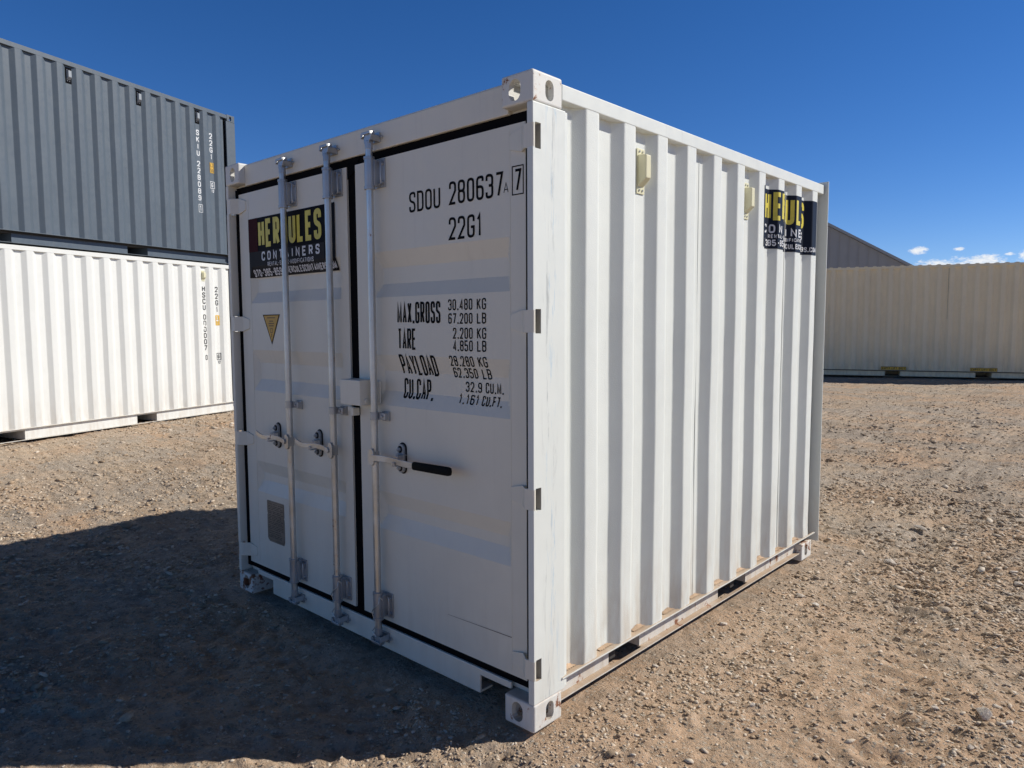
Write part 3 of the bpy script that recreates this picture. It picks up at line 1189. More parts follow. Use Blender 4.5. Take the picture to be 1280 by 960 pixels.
# front corner posts with hinge notches
post_prof = [(0, 0), (0, .198), (-.007, .200), (-.009, .222), (-.060, .222), (-.060, .115), (-.082, .115), (-.082, .078), (-.030, .078), (-.030, 0)]
HZ = [(2.302, 2.398), (1.604, 1.698), (.908, .998), (.215, .302)]
base = MB().prism(post_prof, .118, H - .118, 2)
cuts = [MB().box(-.060, .02, .014, .047, a, b) for a, b in HZ]
cuts += [MB().box(-.060, .02, -.02, .0145, a + .004, b - .004) for a, b in HZ]
post_me = boolean(base, cuts, bevel=.0035)
p1 = from_mesh(post_me, 'corner_post', 'white_post', mc)
p2 = from_mesh(post_me, 'corner_post', 'white_door', mc, Matrix.Translation((-W, 0, 0)) @ Matrix.Diagonal((-1, 1, 1, 1)), flip=True)
cs = castings(mc, W, L, H, 'casting')
for o in list(cs):
    ys_ = [v.co.y for v in o.data.vertices]
    zs_ = [v.co.z for v in o.data.vertices]
    if min(ys_) > 1:
        if min(zs_) > 1:
            bpy.data.objects.remove(o)
        else:
            o.data.transform(Matrix.Translation((-.012 if o.data.vertices[0].co.x > -1 else .012, -.03, 0)))

# header, sill
hd = MB()
hd.box(-W + .162, -.162, .040, .11, 2.460, 2.578)
hd.box(-.162, -.031, .0625, .11, 2.460, 2.478)
hd.box(-W + .031, -W + .162, .0625, .11, 2.460, 2.478)
hd.box(-W + .162, -.162, .045, .20, 2.568, 2.584)
hd.build('door_header', 'white_door', mc, bevel=.004)
sl = MB()
sx0, sx1 = -W + .162, -.162
sl.prism([(sx0, .118), (sx0, .148), (sx1, .148), (sx1, .118), (-.345, .118), (-.345, .036), (-2.10, .036), (-2.10, .118)][::-1], .040, .052, axis=1)
sl.box(-W + .05, -.05, .066, .12, .1185, .146)
sl.box(-2.10, -.345, .052, .12, .036, .046)
sl.build('door_sill', 'white_door', mc, bevel=.003)

# door leaves
ZB = [(1.987, 1.911, 1.835, 1.772), (1.497, 1.420, 1.323, 1.255), (.828, .756, .7105, .641)]
DEP = .028


def leaf_depth(x, z, xa, xb):
    dz = 0
    for a, b, c, d in ZB:
        if d <= z <= a:
            if z > b: dz = (a - z) / (a - b)
            elif z > c: dz = 1
            else: dz = (z - d) / (c - d)
    e = min((x - xa) / .035, (xb - x) / .035, 1)
    e = max(e, 0)
    step = .0035 if xa - .02 < x < xb + .004 else 0
    return min(dz, e) * DEP


def door_leaf(x0, x1, xa, xb, label):
    zlo, zhi = .180, 2.420
    xs = sorted([x0, xa, xa + .035, xb - .035, xb, x1] + [xa + .0088, xa + .0175, xa + .026, xb - .0088, xb - .0175, xb - .026])
    zs = [zlo, zhi]
    for a, b, c, d in ZB:
        zs += [a, b, c, d, (a + b) / 2, (c + d) / 2, a - (a - b) * .25, a - (a - b) * .75, d + (c - d) * .25, d + (c - d) * .75]
    zs = sorted(set(zs))
    nx, nz = len(xs), len(zs)
    v = [(x, .045 + leaf_depth(x, z, xa, xb), z) for x in xs for z in zs]
    f = [(i * nz + j, (i + 1) * nz + j, (i + 1) * nz + j + 1, i * nz + j + 1) for i in range(nx - 1) for j in range(nz - 1)]
    n = len(v)
    v += [(x0, .095, zlo), (x1, .095, zlo), (x1, .095, zhi), (x0, .095, zhi)]
    f.append((n, n + 3, n + 2, n + 1))
    # rim
    f.append(tuple([j for j in range(nz)] + [n + 3, n]))
    f.append(tuple([(nx - 1) * nz + j for j in range(nz)][::-1] + [n + 1, n + 2]))
    f.append(tuple([i * nz for i in range(nx)][::-1] + [n, n + 1]))
    f.append(tuple([i * nz + nz - 1 for i in range(nx)] + [n + 2, n + 3]))
    o = MB().add(v, f).build('door', 'white_door', mc)
    o['label'] = label
    smooth_by_angle(o.data, 8)
    # thin weld line where the pressed panel meets its frame
    return o


xaR, xbR = mx(-.99), mx(-.117)
xaL, xbL = mx(-2.17), mx(-1.262)
dR = door_leaf(-1.188, -.076, xaR, xbR, 'right door leaf with weight table')
dL = door_leaf(-2.368, -1.262, xaL, xbL, 'left door leaf with business sign')
for d_, xb_ in ((dR, xbR), (dL, xaL)):
    MB().box(xb_ - .0015, xb_ + .0015, .0438, .0452, .2, 2.40).build('weld_seam', 'white_door', d_)

# rubber gaskets
gk = MB()
gk.box(-1.264, -1.186, .056, .075, .170, 2.43)
gk.prism([(-1.264, 2.36), (-1.275, 2.43), (-1.30, 2.46), (-1.150, 2.46), (-1.175, 2.43), (-1.188, 2.40)], .0505, .060, axis=1)
gk.build('centre_gasket', 'rubber', dR)
for d_, a, b in ((dR, -1.225, -.0305), (dL, -2.4075, -1.225)):
    MB().box(a, b, .055, .085, 2.405, 2.462).build('top_gasket', 'rubber', d_)
    MB().box(a, b, .055, .085, .146, .190).build('bottom_gasket', 'rubber', d_)
MB().box(-.0765, -.0302, .048, .076, .15, 2.45).build('side_gasket', 'rubber', dR)
MB().box(-2.4078, -2.368, .045, .076, .15, 2.45).build('side_gasket', 'rubber', dL)

# hinges: a bent blade from the knuckle in the post to the face of the leaf
def hinge(mirror, a, b, d_):
    h = MB()
    zc = (a + b) / 2
    hh = (b - a) / 2 - .003
    st = [(-.0095, .0008, hh), (-.048, .0015, hh), (-.088, .0335, hh), (-.150, .0395, hh * .66), (-.158, .0425, hh * .5)]
    vs = []
    for x, y, q_ in st:
        xx = -W - x if mirror else x
        vs += [(xx, y, zc - q_), (xx, y, zc + q_), (xx, y + .0075, zc + q_), (xx, y + .0075, zc - q_)]
    fs = []
    for k in range(len(st) - 1):
        for m_ in range(4):
            fs.append((k * 4 + m_, k * 4 + (m_ + 1) % 4, (k + 1) * 4 + (m_ + 1) % 4, (k + 1) * 4 + m_))
    fs += [(0, 3, 2, 1), tuple(len(vs) - 4 + m_ for m_ in range(4))]
    h.add(vs, fs)
    xk = -W + .0085 if mirror else -.0085
    h.tube((xk, .0092, a + .002), (xk, .0092, b - .002), .0088, 14)
    h.tube((xk, .0092, a - .004), (xk, .0092, a + .003), .006, 10)
    h.tube((xk, .0092, b - .003), (xk, .0092, b + .004), .006, 10)
    return h.build('hinge', 'white_door', d_, bevel=.0012)


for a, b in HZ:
    MB().box(-.056, -.0015, .0455, .0468, a + .001, b - .001).build('notch_grime', 'slot_grime', p1)  # dark plate added in each notch to paint its shade
    hinge(False, a, b, dR)
    hinge(True, a, b, dL)

# lock rods, brackets, cams, keepers
RODS = [(-1.786, dL), (-1.361, dL), (-1.012, dR)]
for xr, d_ in RODS:
    r = MB().tube((xr, 0, .12), (xr, 0, 2.47), .0168, 20)
    r.build('lock_rod', 'galv', d_, smooth=True)
    for (z0, z1) in ((2.285, 2.414), (.206, .324)):
        b = MB()
        b.tube((xr, 0, z0), (xr, 0, z1), .0235, 20)
        b.tube((xr, 0, z0 - .012), (xr, 0, z0 + .002), .0262, 20)
        b.tube((xr, 0, z1 - .002), (xr, 0, z1 + .010), .0262, 20)
        b.box(xr - .004, xr + .030, .006, .0445, z0 + .004, z1 - .004)
        b.box(xr - .02, xr + .066, .038, .0448, z0 - .002, z1 + .002)
        for zz in (z0 + .022, z1 - .022):
            b.tube((xr + .050, .030, zz), (xr + .050, .040, zz), .009, 10)
            b.tube((xr - .0236, 0, zz), (xr - .0256, 0, zz), .0045, 8)
        # formed loop
        b.sweep([(xr + .028, .03, z0 + .012), (xr + .062, .018, z0 + .014), (xr + .066, .014, (z0 + z1) / 2), (xr + .062, .018, z1 - .014), (xr + .028, .03, z1 - .012)], .0035, 8)
        b.build('rod_bracket', 'galv2', d_, bevel=.0012, smooth=True)
    b = MB()
    b.tube((xr, 0, 1.185), (xr, 0, 1.222), .0205, 18)
    b.box(xr, xr + .066, .012, .030, 1.187, 1.220)
    b.box(xr + .022, xr + .068, .030, .0448, 1.180, 1.226)
    b.tube((xr + .044, .006, 1.203), (xr + .044, .014, 1.203), .008, 10)
    b.tube((xr - .019, -.006, 1.203), (xr - .0225, -.007, 1.203), .0045, 8)
    b.build('rod_guide', 'galv2', d_, bevel=.0015, smooth=True)
    for s, zk in ((1, 2.513), (-1, .098)):
        c = MB()
        # cam on the rod end
        c.tube((xr, 0, zk - s * .055), (xr, 0, zk - s * .018), .0185, 14)
        c.prism([(xr - .020, zk - s * .030), (xr - .024, zk - s * .004), (xr - .010, zk + s * .016), (xr + .012, zk + s * .014),
                 (xr + .030, zk + s * .026), (xr + .034, zk + s * .010), (xr + .018, zk - s * .004), (xr + .018, zk - s * .030)][::s], -.012, .012, axis=1)
        c.build('cam', 'galv2', d_, bevel=.002)
        k = MB()
        k.box(xr - .036, xr + .040, .030, .0398, zk - .022, zk + .024)
        k.prism([(xr - .040, zk - s * .004), (xr - .040, zk + s * .018), (xr - .028, zk + s * .024), (xr - .022, zk + s * .004)][::s], -.018, .034, axis=1)
        k.prism([(xr + .024, zk - s * .016), (xr + .036, zk - s * .020), (xr + .044, zk + s * .004), (xr + .036, zk + s * .010)][::s], -.020, .034, axis=1)
        k.box(xr - .03, xr + .034, -.022, -.013, zk + s * .0155 - .006, zk + s * .0155 + .006)
        k.tube((xr + .052, .030, zk), (xr + .052, .038, zk), .007, 8)
        k.build('cam_keeper', 'galv2', mc, bevel=.0015)
# wire seals on the two lower cams
for xr, d_ in RODS[1:]:
    s_ = MB()
    s_.sweep([(xr - .010, -.020, .205), (xr - .018, -.026, .235), (xr + .006, -.028, .262), (xr + .030, -.020, .285), (xr + .026, -.010, .315), (xr + .038, .0, .300)], .0022, 6)
    s_.sweep([(xr + .008, -.022, .115), (xr - .016, -.026, .140), (xr + .012, -.027, .170), (xr + .010, -.024, .205)], .0022, 6)
    s_.build('seal_wire', 'galv', d_)


def handle(xr, xe, zr, ze, grip, d_):
    """flat bar that swings on the rod and drops into its catch"""
    s = 1 if xe > xr else -1
    hb = MB()
    hb.prism(stadium(xr, zr, .040, .084, 8), -.027, -.019, axis=1)
    hb.box(xr - .016, xr + .016, -.019, .015, zr - .026, zr + .026)
    hb.tube((xr + s * .018, -.034, zr), (xr + s * .018, -.022, zr), .013, 12)
    n = 14
    pts = []
    for k in range(n + 1):
        t = k / n
        x = xr + s * .01 + (xe - xr - s * .01) * t
        if grip:
            z = zr + .012 * math.sin(min(t * 2.2, 1) * math.pi) * .5 - (.0) + (ze - zr) * t
        else:
            z = zr + .010 * math.sin(t * 2 * math.pi) + (ze - zr) * t
        y = -.030 - .008 * math.sin(t * math.pi)
        pts.append((x, y, z))
    gi = int(n * .6) if grip else n
    for k in range(n):
        a, b = pts[k], pts[k + 1]
        if k >= gi:
            break
        hh = .0145 if grip else .0125
        v = [(a[0], a[1] - .004, a[2] - hh), (a[0], a[1] + .004, a[2] - hh), (a[0], a[1] + .004, a[2] + hh), (a[0], a[1] - .004, a[2] + hh),
             (b[0], b[1] - .004, b[2] - hh), (b[0], b[1] + .004, b[2] - hh), (b[0], b[1] + .004, b[2] + hh), (b[0], b[1] - .004, b[2] + hh)]
        hb.add(v, [(0, 1, 2, 3), (4, 7, 6, 5), (0, 4, 5, 1), (1, 5, 6, 2), (2, 6, 7, 3), (3, 7, 4, 0)])
    hb.build('door_handle', 'galv', d_, bevel=.001)
    if grip:
        a, b = Vector(pts[gi]), Vector(pts[-1])
        ring0 = []
        segs = 8
        g = MB()
        vs, fs = [], []
        prof = [(0, .82), (.02, 1), (.5, 1.04), (.93, 1.05), (.98, .9), (1, .55)]
        for t, kf in prof:
            c = a.lerp(b, t)
            for i in range(16):
                th_ = 2 * math.pi * i / 16
                cy, cz = math.cos(th_), math.sin(th_)
                sgn = lambda q: (abs(q) ** .6) * (1 if q >= 0 else -1)
                vs.append((c.x, c.y + .011 * kf * sgn(cy), c.z + .0185 * kf * sgn(cz)))
        for j in range(len(prof) - 1):
            for i in range(16):
                fs.append((j * 16 + i, j * 16 + (i + 1) % 16, (j + 1) * 16 + (i + 1) % 16, (j + 1) * 16 + i))
        fs.append(tuple(range(16))[::-1])
        fs.append(tuple(range((len(prof) - 1) * 16, len(prof) * 16)))
        g.add(vs, fs)
        g.build('handle_grip', 'grip', d_, smooth=True)


def catch(xc, zc, d_):
    c = MB()
    c.prism(stadium(xc, zc, .056, .150, 10), .0405, .0446, axis=1, mi=1)  # dark rim painted as contact shadow and dirt behind the catch
    c.prism(stadium(xc, zc, .043, .136, 10), .026, .0408, axis=1)
    for s in (1, -1):
        zc2 = zc + s * .044
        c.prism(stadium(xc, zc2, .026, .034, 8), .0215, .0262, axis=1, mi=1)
        c.tube((xc, .012, zc2), (xc, .022, zc2), .0105, 6)
        c.tube((xc, .006, zc2), (xc, .013, zc2), .006, 8)
    # hook that carries the bar
    xh = xc + .040
    c.box(xc - .008, xh + .010, .010, .026, zc - .0235, zc - .0185)
    c.box(xh - .010, xh + .010, -.046, .012, zc - .0235, zc - .0185)
    c.box(xh - .010, xh + .008, -.048, -.044, zc - .0235, zc - .002)
    c.box(xh - .012, xh + .008, -.026, .012, zc + .0205, zc + .0245)
    c.box(xc - .012, xh + .008, .010, .026, zc + .0205, zc + .0245)
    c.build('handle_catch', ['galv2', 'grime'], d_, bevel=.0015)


handle(-1.012, -.44, 1.006, 1.012, True, dR)
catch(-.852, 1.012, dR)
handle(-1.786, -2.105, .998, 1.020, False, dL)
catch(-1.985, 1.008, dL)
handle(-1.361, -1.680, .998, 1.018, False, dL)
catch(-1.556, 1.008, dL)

# lock box welded over the closing line
lb = MB()
x0, x1, z0, z1 = -1.226, -1.062, 1.252, 1.374
lb.box(x0, x1, -.045, -.040, z0, z1)
lb.box(x0, x0 + .005, -.040, .044, z0, z1)
lb.box(x1 - .005, x1, -.040, .044, z0, z1)
lb.box(x0, x1, -.040, .044, z1 - .005, z1 + .001)
lb.box(x1, x1 + .05, .036, .044, z0 + .01, z1 - .004)
lb.tube((x1 + .0, -.01, z0 + .022), (x1 + .006, -.01, z0 + .022), .012, 12)
lb.box(-1.275, -1.20, .030, .040, 1.205, 1.228)
lb.box(-1.205, -1.185, .0, .040, 1.190, 1.228)
lb.build('lock_box', 'white_door', dR, bevel=.0025)


# lettering painted on the doors
def door_map(xa, xb):
    def mp(s, t, lift):
        return (s, .045 + leaf_depth(s, t, xa, xb) - lift, t)
    cs_ = [xa, xa + .035, xb - .035, xb]
    ct = [z for q_ in ZB for z in q_]
    return mp, cs_, ct


mpDR, csR, ctR = door_map(xaR, xbR)
mpDL, csL_, ctL = door_map(xaL, xbL)


def dl(name, layers, d_, right_=True, **k):
    m_, a, b = (mpDR, csR, ctR) if right_ else (mpDL, csL_, ctL)
    return decal(name, layers, m_, d_, a, b, **k)


def T(s, x0, x1, z0, z1, sw, **k):
    return text(s, mx(x0), mx(x1), mz(z0), mz(z1), sw, **k)


dl('owner_code', [('black', T('SDOU', -.724, -.519, 2.135, 2.224, .0105, gap=.26))], dR)
num = T('280637', -.463, -.152, 2.139, 2.235, .0112, gap=.26, shear=0)
num += T('A', -.150, -.124, 2.150, 2.190, .0035)
chk7 = T('7', -.093, -.057, 2.148, 2.233, .0105) + frame(mx(-.106), mx(-.045), mz(2.135), mz(2.246), .0045)
dl('check_digit', [('black', chk7)], dR)
dl('serial_number', [('black', num)], dR)
dl('size_code', [('black', T('22G1', -.467, -.270, 1.994, 2.088, .0112, gap=.26))], dR)
tb = T('MAX.GROSS', -.822, -.527, 1.646, 1.742, .0115, gap=.22)
tb += T('TARE', -.820, -.692, 1.528, 1.624, .0110, gap=.18)
tb += T('PAYLOAD', -.818, -.569, 1.412, 1.506, .0110, gap=.18)
tb += T('CU.CAP.', -.812, -.605, 1.302, 1.396, .0110, gap=.20)
SW = .0062
for s, xa_, xb_, za_, zb_ in (('30,480', -.477, -.330, 1.700, 1.747), ('67,200', -.477, -.330, 1.643, 1.688), ('2,200', -.449, -.330, 1.580, 1.627), ('4,850', -.449, -.330, 1.528, 1.574),
                              ('28,280', -.477, -.330, 1.463, 1.508), ('62,350', -.472, -.325, 1.413, 1.457), ('32.9', -.402, -.305, 1.355, 1.398), ('1,161', -.440, -.320, 1.302, 1.344)):
    tb += T(s, xa_, xb_, za_, zb_, SW, gap=.30)
for s, xa_, xb_, za_, zb_ in (('KG', -.304, -.251, 1.700, 1.747), ('LB', -.304, -.251, 1.643, 1.688), ('KG', -.304, -.251, 1.580, 1.627), ('LB', -.304, -.251, 1.528, 1.574),
                              ('KG', -.304, -.251, 1.463, 1.508), ('LB', -.298, -.245, 1.413, 1.457), ('CU.M.', -.283, -.180, 1.355, 1.400), ('CU.FT.', -.300, -.183, 1.302, 1.344)):
    tb += T(s, xa_, xb_, za_, zb_, SW, gap=.26)
dl('weight_table', [('black', tb)], dR)
dl('scratch', [('scratch', [[Vector(p) for p in ((mx(-.503), mz(.3595)), (mx(-.118), mz(.3665)), (mx(-.118), mz(.3695)), (mx(-.503), mz(.3605)))]])], dR)

# business sign on the left door: black top with maroon fade, grey lower band
sx0, sx1 = mx(-2.170), mx(-1.301)
sz0, sz1 = mz(1.915), mz(2.250)
zmid = mz(2.062)
lay = [('sign_black', rect(sx0, sx1, zmid, sz1)), ('sign_grey', rect(sx0, sx1 - .10, sz0, zmid)), ('sign_black', rect(sx1 - .10, sx1, sz0, zmid)),
       ('sign_maroon', rect(sx0, sx0 + .105, zmid, sz1))]
lay.append(('sign_yellow', text('HERCULES', mx(-2.058), mx(-1.418), mz(2.080), mz(2.236), .0285, gap=.20)))
lay.append(('sign_white', text('CONTAINERS', mx(-2.026), mx(-1.437), mz(2.006), mz(2.057), .0105, gap=.70)))
lay.append(('sign_white', text('RENTAL*SALES*MODIFICATIONS', mx(-1.961), mx(-1.496), mz(1.972), mz(1.996), .0038, gap=.30)))
lay.append(('sign_white', text('970-385-8597', mx(-2.140), mx(-1.800), mz(1.920), mz(1.961), .0085, gap=.22)))
lay.append(('sign_white', text('HERCULESCONTAINERS.COM', mx(-1.780), mx(-1.306), mz(1.926), mz(1.961), .0070, gap=.20)))
dl('business_sign', lay, dL, False, base=.0022, step=.0006)

# warning triangle and data plate
tri = [[Vector((mx(-2.042), mz(1.702))), Vector((mx(-1.948), mz(1.533))), Vector((mx(-1.855), mz(1.702)))]]
tri2 = [[Vector((mx(-2.030), mz(1.697))), Vector((mx(-1.948), mz(1.547))), Vector((mx(-1.867), mz(1.697)))]]
ink = []
for i, (zz, hwid) in enumerate(((1.684, .045), (1.665, .022), (1.652, .030), (1.639, .026))):
    ink += rect(mx(-1.948) - hwid, mx(-1.948) + hwid, mz(zz) - .003, mz(zz) + .003)
ink += frame(mx(-1.948) - .014, mx(-1.948) + .014, mz(1.60), mz(1.625), .004) + rect(mx(-1.948) - .003, mx(-1.948) + .003, mz(1.575), mz(1.595))
dl('warning_triangle', [('black', tri), ('amber', tri2), ('amber_dark', ink)], dL, False)
px0, px1, pz0, pz1 = mx(-2.062), mx(-1.874), mz(.382), mz(.625)
plt = MB()
cx_, r_ = .012, .02
pts = [(px0, pz0 + .02), (px0 + .02, pz0), (px1 - .01, pz0), (px1, pz0 + .02), (px1, pz0 + .15), (px1 - .006, pz0 + .16), (px1, pz0 + .17), (px1, pz1 - .006), (px1 - .006, pz1), (px0 + .006, pz1), (px0, pz1 - .006), (px0, pz1 - .07), (px0 + .006, pz1 - .08), (px0, pz1 - .09)]
plt.prism(pts, .0425, .0448, axis=1)
pl_o = plt.build('data_plate', 'plate', dL, bevel=.0006)
random.seed(3)
ln = []
z = pz1 - .018
while z > pz0 + .02:
    x = px0 + .014
    while x < px1 - .03:
        wd = random.uniform(.008, .045)
        ln += rect(x, min(x + wd, px1 - .012), z - .0022, z + .0022)
        x += wd + random.uniform(.003, .014)
    z -= random.choice((.0095, .0095, .013))
ln += frame(px0 + .006, px1 - .006, pz0 + .012, pz1 - .006, .0015)
decal('plate_print', [('plate_ink', ln)], lambda s, t, l: (s, .0425 - l, t), dL, base=.0006)

# sides
webs = [.290 + .277 * k for k in range(-1, 10)]
poly = corrugation(.215, 2.935, webs, depth=.046, webw=.049, outer=.089, edge=-.002, rad=.007)
wall_from(poly, .162, 2.512, 'side_wall', 'white_side', mc, dent=.0035)
wall_from(poly, .162, 2.512, 'side_wall', 'white_side', mc, mirror=-W)
for yy in (1.362, 2.484):
    MB().box(-.0465, -.0435, yy, yy + .006, .165, 2.50).build('weld_seam', 'white_side', mc, bevel=.002)
for s in (0, 1):
    x0, x1 = (-.066, -.002) if s == 0 else (-W + .002, -W + .066)
    MB().box(x0, x1, .178, 3.028, 2.512, 2.574).build('top_rail', 'white', mc, bevel=.004)
side_rail(mc, 1, W, .178, 2.905, ((.60, .86), (1.69, 2.05)), 'rail', z0=.054, z1=.168, z_pocket=.150, inset=.058, out=.004, tf=.004, lip=-.024, bevel=.001)
side_rail(mc, -1, W, .178, 2.905, ((.60, .86), (1.69, 2.05)), 'rail', z0=.054, z1=.168, z_pocket=.150, inset=.058, out=.004, tf=.004, lip=-.024, bevel=.001)
MB().box(-.006, .006, .176, 3.028, .1635, .1715).build('rail_lip', 'white', mc, bevel=.002)

# dried mud left on the ledge in the hollows of the ribs
random.seed(11)
M['mud'] = plain('dried_mud', (0.44, 0.31, 0.205), 0.95, vary=.25)
for k in range(10):
    y0 = .290 + .277 * (k - 1) + .198 if k else .222
    y1 = .290 + .277 * k + .020
    n = 12
    top = []
    hmax = random.uniform(.006, .019)
    ph = random.uniform(.25, .75)
    for i in range(n + 1):
        t = i / n
        h = .1722 + hmax * max(0, math.sin(math.pi * t ** (.6 + ph))) ** .7 * random.uniform(.7, 1.15)
        top.append((y0 + (y1 - y0) * t, h))
    md = MB()
    v = [(-.0455, p[0], .1722) for p in top] + [(-.0445, p[0], p[1] + .0005) for p in top] + [(-.040, p[0], (p[1] - .1722) * .45 + .1722) for p in top] + [(-.022 - .006 * (i % 2), p[0], .1720) for i, p in enumerate(top)]
    m_ = n + 1
    md.add(v, [(r * m_ + i, r * m_ + i + 1, (r + 1) * m_ + i + 1, (r + 1) * m_ + i) for r in range(3) for i in range(n)])
    md.build('dried_mud', 'mud', mc, smooth=True)

# rear frame: recessed post, thin plate whose edge stands proud of the wall
for s in (0, 1):
    f_ = (lambda a: a) if s == 0 else (lambda a: -W - a)
    a, b = sorted((f_(-.050), f_(-.110)))
    MB().box(a, b, 2.935, 3.030, .168, 2.512).build('corner_post', 'white_side', mc, bevel=.003)
    a, b = sorted((f_(.022), f_(-.17)))
    MB().box(a, b, 3.046, 3.054, .105, 2.598).build('rear_frame_plate', 'white', mc, bevel=.002)
webs_r = [-W + .12 + .245 * k for k in range(10)]
pr = [(-W + .08, 3.030)]
for xw in webs_r:
    if xw + .2 > -.08: break
    pr += [(xw, 3.030), (xw + .05, 2.995), (xw + .11, 2.995), (xw + .16, 3.030)]
pr += [(-.08, 3.030), (-.08, 2.985), (-W + .08, 2.985)]
MB().prism(pr, .15, 2.50, 2).build('rear_wall', 'white', mc)
MB().box(-W + .162, -.162, 2.97, 3.04, 2.50, 2.585).build('rear_header', 'white', mc, bevel=.003)
MB().box(-W + .162, -.162, 2.97, 3.04, .04, .15).build('rear_sill', 'white', mc, bevel=.003)
pr = []
y = .20
for k in range(12):
    pr += [(y + .02, 2.584), (y + .09, 2.584), (y + .12, 2.566), (y + .19, 2.566)]
    y += .235
pr = [(.19, 2.55)] + pr + [(3.0, 2.566), (3.0, 2.55)]
MB().prism(pr, -W + .03, -.03, 0).build('roof', 'white', mc)
fl = MB().box(-W + .055, -.055, .1, 2.96, .150, .160)
for k in range(9):
    y = .30 + k * .31
    fl.box(-W + .06, -.06, y, y + .045, .075, .150)
fl.build('floor', 'dark', mc)

# vents on the sunny side
vent(mc, .774, .838, 2.236, 2.440, -.044, 'cream')
vent(mc, 1.882, 1.946, 2.236, 2.440, -.044, 'cream')

# business sign wrapped over the ribs
mpS, cutsS = arc_mapper(poly, 2.072)
SL = .925
zs0, zs1 = 2.092, 2.445
lay = [('navy', rect(0, SL, zs0, zs1))]
lay.append(('sign_yellow', text('HERCULES', .116, .790, 2.262, 2.430, .028, gap=.20)))
lay.append(('sign_white', text('CONTAINERS', .105, .765, 2.186, 2.238, .0105, gap=.70)))
lay.append(('sign_white', text('RENTAL*SALES*MODIFICATIONS', .170, .660, 2.155, 2.178, .005, gap=.30)))
lay.append(('sign_white', text('970-385-8597', .012, .380, 2.108, 2.146, .0075, gap=.25)))
lay.append(('sign_white', text('HERCULESCONTAINERS.COM', .395, .905, 2.110, 2.142, .0062, gap=.22)))
decal('business_sign', lay, mpS, mc, cutsS, base=.0020, step=.0007)

# ------------------------------------------------------------------ gravel strewn over the yard (uncountable)
rng = np.random.default_rng(5)
bm = bmesh.new()
bmesh.ops.create_icosphere(bm, subdivisions=1, radius=1)
bmesh.ops.triangulate(bm, faces=bm.faces)
bm.verts.ensure_lookup_table()
ico_v = np.array([v.co[:] for v in bm.verts])
ico_f = np.array([[v.index for v in f.verts] for f in bm.faces])
bm.free()


def inside_container(x, y, pad=0.02):
    return (x > -W - pad) & (x < pad) & (y > -pad) & (y < L + pad)


def pebbles(n, rmin, rmax, pw, smin, smax, spw, seed, ang=52, clump=None):
    r = np.random.default_rng(seed)
    u = r.random(n * 2)
    rad = (rmin ** (pw + 1) + u * (rmax ** (pw + 1) - rmin ** (pw + 1))) ** (1 / (pw + 1))
    a = np.radians(132.5 + (r.random(n * 2) * 2 - 1) * ang)
    x = 1.81 + rad * np.cos(a)
    y = -2.10 + rad * np.sin(a)
    keep = ~inside_container(x, y)
    if clump is not None:
        c = sstep(vnoise(x, y, .9, 21) + .5 + .5 * vnoise(x, y, .3, 22), .32, .75)
        keep &= r.random(n * 2) < (clump + (1 - clump) * c)
    x, y, rad = x[keep][:n], y[keep][:n], rad[keep][:n]
    m = len(x)
    s = smin + (smax - smin) * r.random(m) ** spw
    s *= np.clip(rad / 3.5, .75, 1.6)
    return x, y, s


sets = [pebbles(24000, 2.2, 8.0, -.35, .0035, .0115, 2.0, 8, clump=.15),
        pebbles(26000, 2.2, 9.0, -.2, .0022, .0085, 2.5, 1, clump=.25),
        pebbles(16000, 5.0, 17.0, .2, .0030, .011, 2.2, 2, clump=.3),
        pebbles(26000, 7.0, 22.0, .6, .0035, .0105, 1.8, 12, clump=.35),
        pebbles(4200, 2.2, 15.0, .1, .008, .019, 2.3, 3, clump=.2),
        pebbles(260, 2.6, 16.0, .3, .016, .030, 2.5, 4, clump=.25)]
# denser patches of crushed stone near the front right corner and along the right side
for cx, cy, sg, n, sd in ((.42, .95, .22, 1500, 31), (1.45, 1.1, .28, 1700, 32), (.9, 2.8, .5, 1800, 33), (1.4, 2.2, .35, 1500, 34), (.35, 2.3, .3, 900, 35), (-6.8, 1.5, 1.6, 5000, 36), (-7.5, 4.0, 1.6, 4000, 37), (1.0, 9.0, 3.0, 3500, 38), (.7, 5.2, 1.0, 2500, 39)):
    r = np.random.default_rng(sd)
    x = r.normal(cx, sg, n)
    y = r.normal(cy, sg, n)
    k = ~inside_container(x, y)
    x, y = x[k], y[k]
    s = .0025 + .009 * r.random(len(x)) ** 2.6
    if sg > 1: s *= 1.3
    sets.append((x, y, s))
px = np.concatenate([a[0] for a in sets])
py = np.concatenate([a[1] for a in sets])
ps = np.concatenate([a[2] for a in sets])
n = len(px)
pz = terrain(px, py)
jit = 1 + rng.normal(0, .20, (n, 12, 1))
sc = np.stack([ps * rng.uniform(.9, 1.8, n), ps * rng.uniform(.75, 1.2, n), ps * rng.uniform(.28, .62, n)], -1)[:, None, :]
vv = ico_v[None] * jit * sc
an = rng.uniform(0, 2 * math.pi, n)
tl = rng.normal(0, .28, n)
ca, sa = np.cos(an)[:, None], np.sin(an)[:, None]
ct, st_ = np.cos(tl)[:, None], np.sin(tl)[:, None]
x1_ = vv[..., 0] * ct - vv[..., 2] * st_
z1_ = vv[..., 0] * st_ + vv[..., 2] * ct
xx = x1_ * ca - vv[..., 1] * sa
yy = x1_ * sa + vv[..., 1] * ca
vv = np.stack([xx + px[:, None], yy + py[:, None], z1_ + (pz + ps * .18)[:, None]], -1).reshape(-1, 3).astype(np.float32)
ff = (ico_f[None] + (np.arange(n) * 12)[:, None, None]).reshape(-1, 3).astype(np.int32)
gme = np_mesh('gravel', vv, ff, 'pebble', 3)
gravel = bpy.data.objects.new('gravel', gme)
COL.objects.link(gravel)
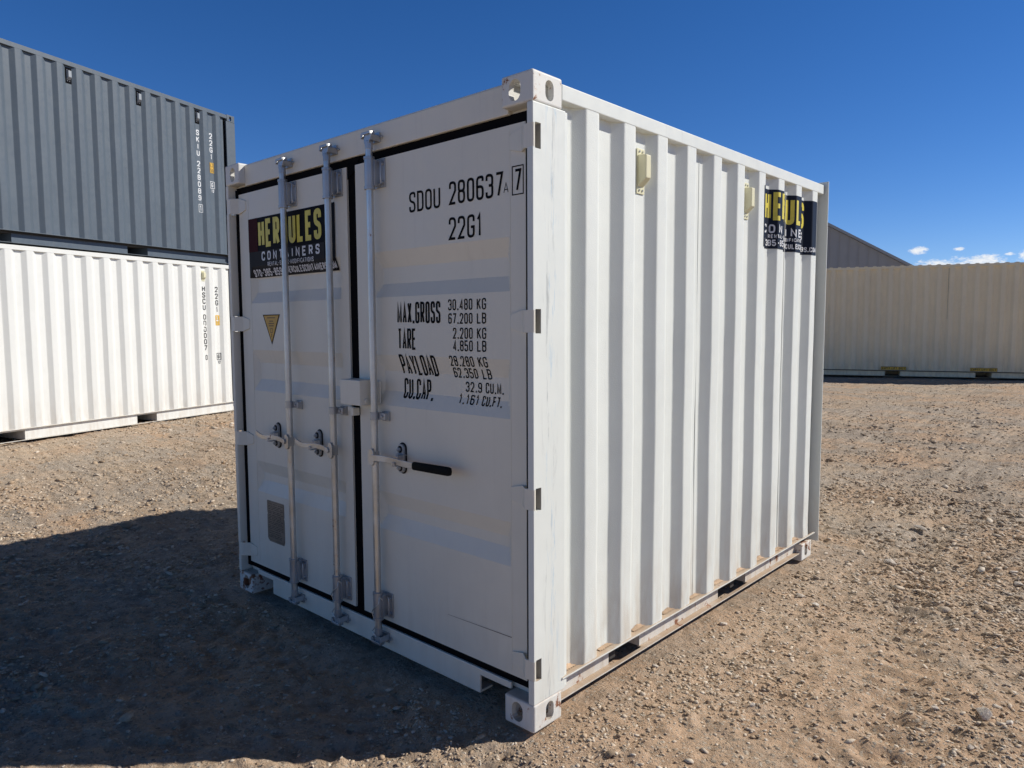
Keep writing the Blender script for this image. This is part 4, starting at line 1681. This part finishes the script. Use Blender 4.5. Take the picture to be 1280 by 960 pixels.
tag(gravel, 'loose gravel and small stones strewn over the dirt yard', 'gravel', kind='stuff')


# ------------------------------------------------------------------ larger loose stones, one object each
def rock(x, y, sx_, sy_, sz_, seed, label, rz=0.0, sharp=.22, tiltv=(0, 0)):
    r = random.Random(seed)
    bm = bmesh.new()
    # a broken stone: the hull of a few points, its edges worn
    for k in range(15):
        p = Vector((r.gauss(0, 1), r.gauss(0, 1), r.gauss(0, 1))).normalized() * r.uniform(.86, 1.12)
        bm.verts.new(p)
    res = bmesh.ops.convex_hull(bm, input=bm.verts[:])
    bmesh.ops.delete(bm, geom=[g for g in bm.verts if not g.link_faces], context='VERTS')
    bmesh.ops.dissolve_limit(bm, angle_limit=R(8), verts=bm.verts[:], edges=bm.edges[:])
    bmesh.ops.bevel(bm, geom=bm.edges[:], offset=.10, segments=2, affect='EDGES', profile=.5)
    bmesh.ops.triangulate(bm, faces=bm.faces[:])
    bmesh.ops.subdivide_edges(bm, edges=bm.edges[:], cuts=1, use_grid_fill=True)
    for v in bm.verts:
        v.co *= 1 + r.gauss(0, .010)
    me = bpy.data.meshes.new('rock')
    bm.to_mesh(me)
    bm.free()
    me.transform(Matrix.Rotation(rz, 4, 'Z') @ Matrix.Rotation(tiltv[0], 4, 'X') @ Matrix.Rotation(tiltv[1], 4, 'Y') @ Matrix.Diagonal((sx_, sy_, sz_, 1)))
    me.materials.append(M['rock'])
    smooth_by_angle(me, 14)
    o = bpy.data.objects.new('rock', me)
    COL.objects.link(o)
    o.location = (x, y, th(x, y) + sz_ * .45)
    tag(o, label, 'rock', 'larger stones lying loose on the dirt')
    return o


rock(1.303, 1.338, .036, .028, .034, 1, 'sharp pale triangular rock standing up near the lower right corner', .4, tiltv=(.3, .2))
rock(1.395, 1.340, .018, .014, .013, 2, 'small grey rock just right of the sharp pale rock', 1.0)
rock(.440, 3.239, .055, .030, .024, 3, 'pale smooth oblong rock right of the container\'s far end, beside a small brown stone', -.5)
rock(.540, 3.210, .026, .020, .016, 4, 'small brown stone touching the right of the pale oblong rock', .3)
rock(.381, 4.292, .075, .028, .022, 5, 'long flat pale rock farthest back behind the container\'s far end', -.55)
rock(.044, .844, .020, .015, .012, 6, 'rounded tan pebble beside the side rail near the first fork pocket', .3)
rock(.055, 1.530, .026, .020, .013, 7, 'flattened tan pebble beside the side rail before the second fork pocket', .8)
rock(.209, 2.234, .034, .022, .013, 8, 'flat brown rock out from the second fork pocket, nearer the rail of the two there', -.4)
rock(.337, 2.129, .024, .017, .014, 9, 'tan rock out from the second fork pocket, farther from the rail of the two there', .2)
rock(.559, .786, .013, .011, .010, 10, 'tiny white chip on orange dirt at the bottom of the picture', .6)
rock(1.160, 3.342, .030, .026, .024, 11, 'round brown rock at the right edge, below another stone', .0)
rock(1.110, 3.560, .032, .024, .018, 12, 'pale flat stone at the right edge just above the round brown rock', .5)
rock(1.141, 1.275, .016, .012, .009, 13, 'small white stone left of the sharp pale rock', .2)
rock(1.335, 1.470, .026, .014, .010, 14, 'flat tan stone just behind the sharp pale rock', -.6)
rock(1.310, 1.060, .015, .011, .010, 15, 'pale nugget at the bottom edge below the sharp pale rock', .9)
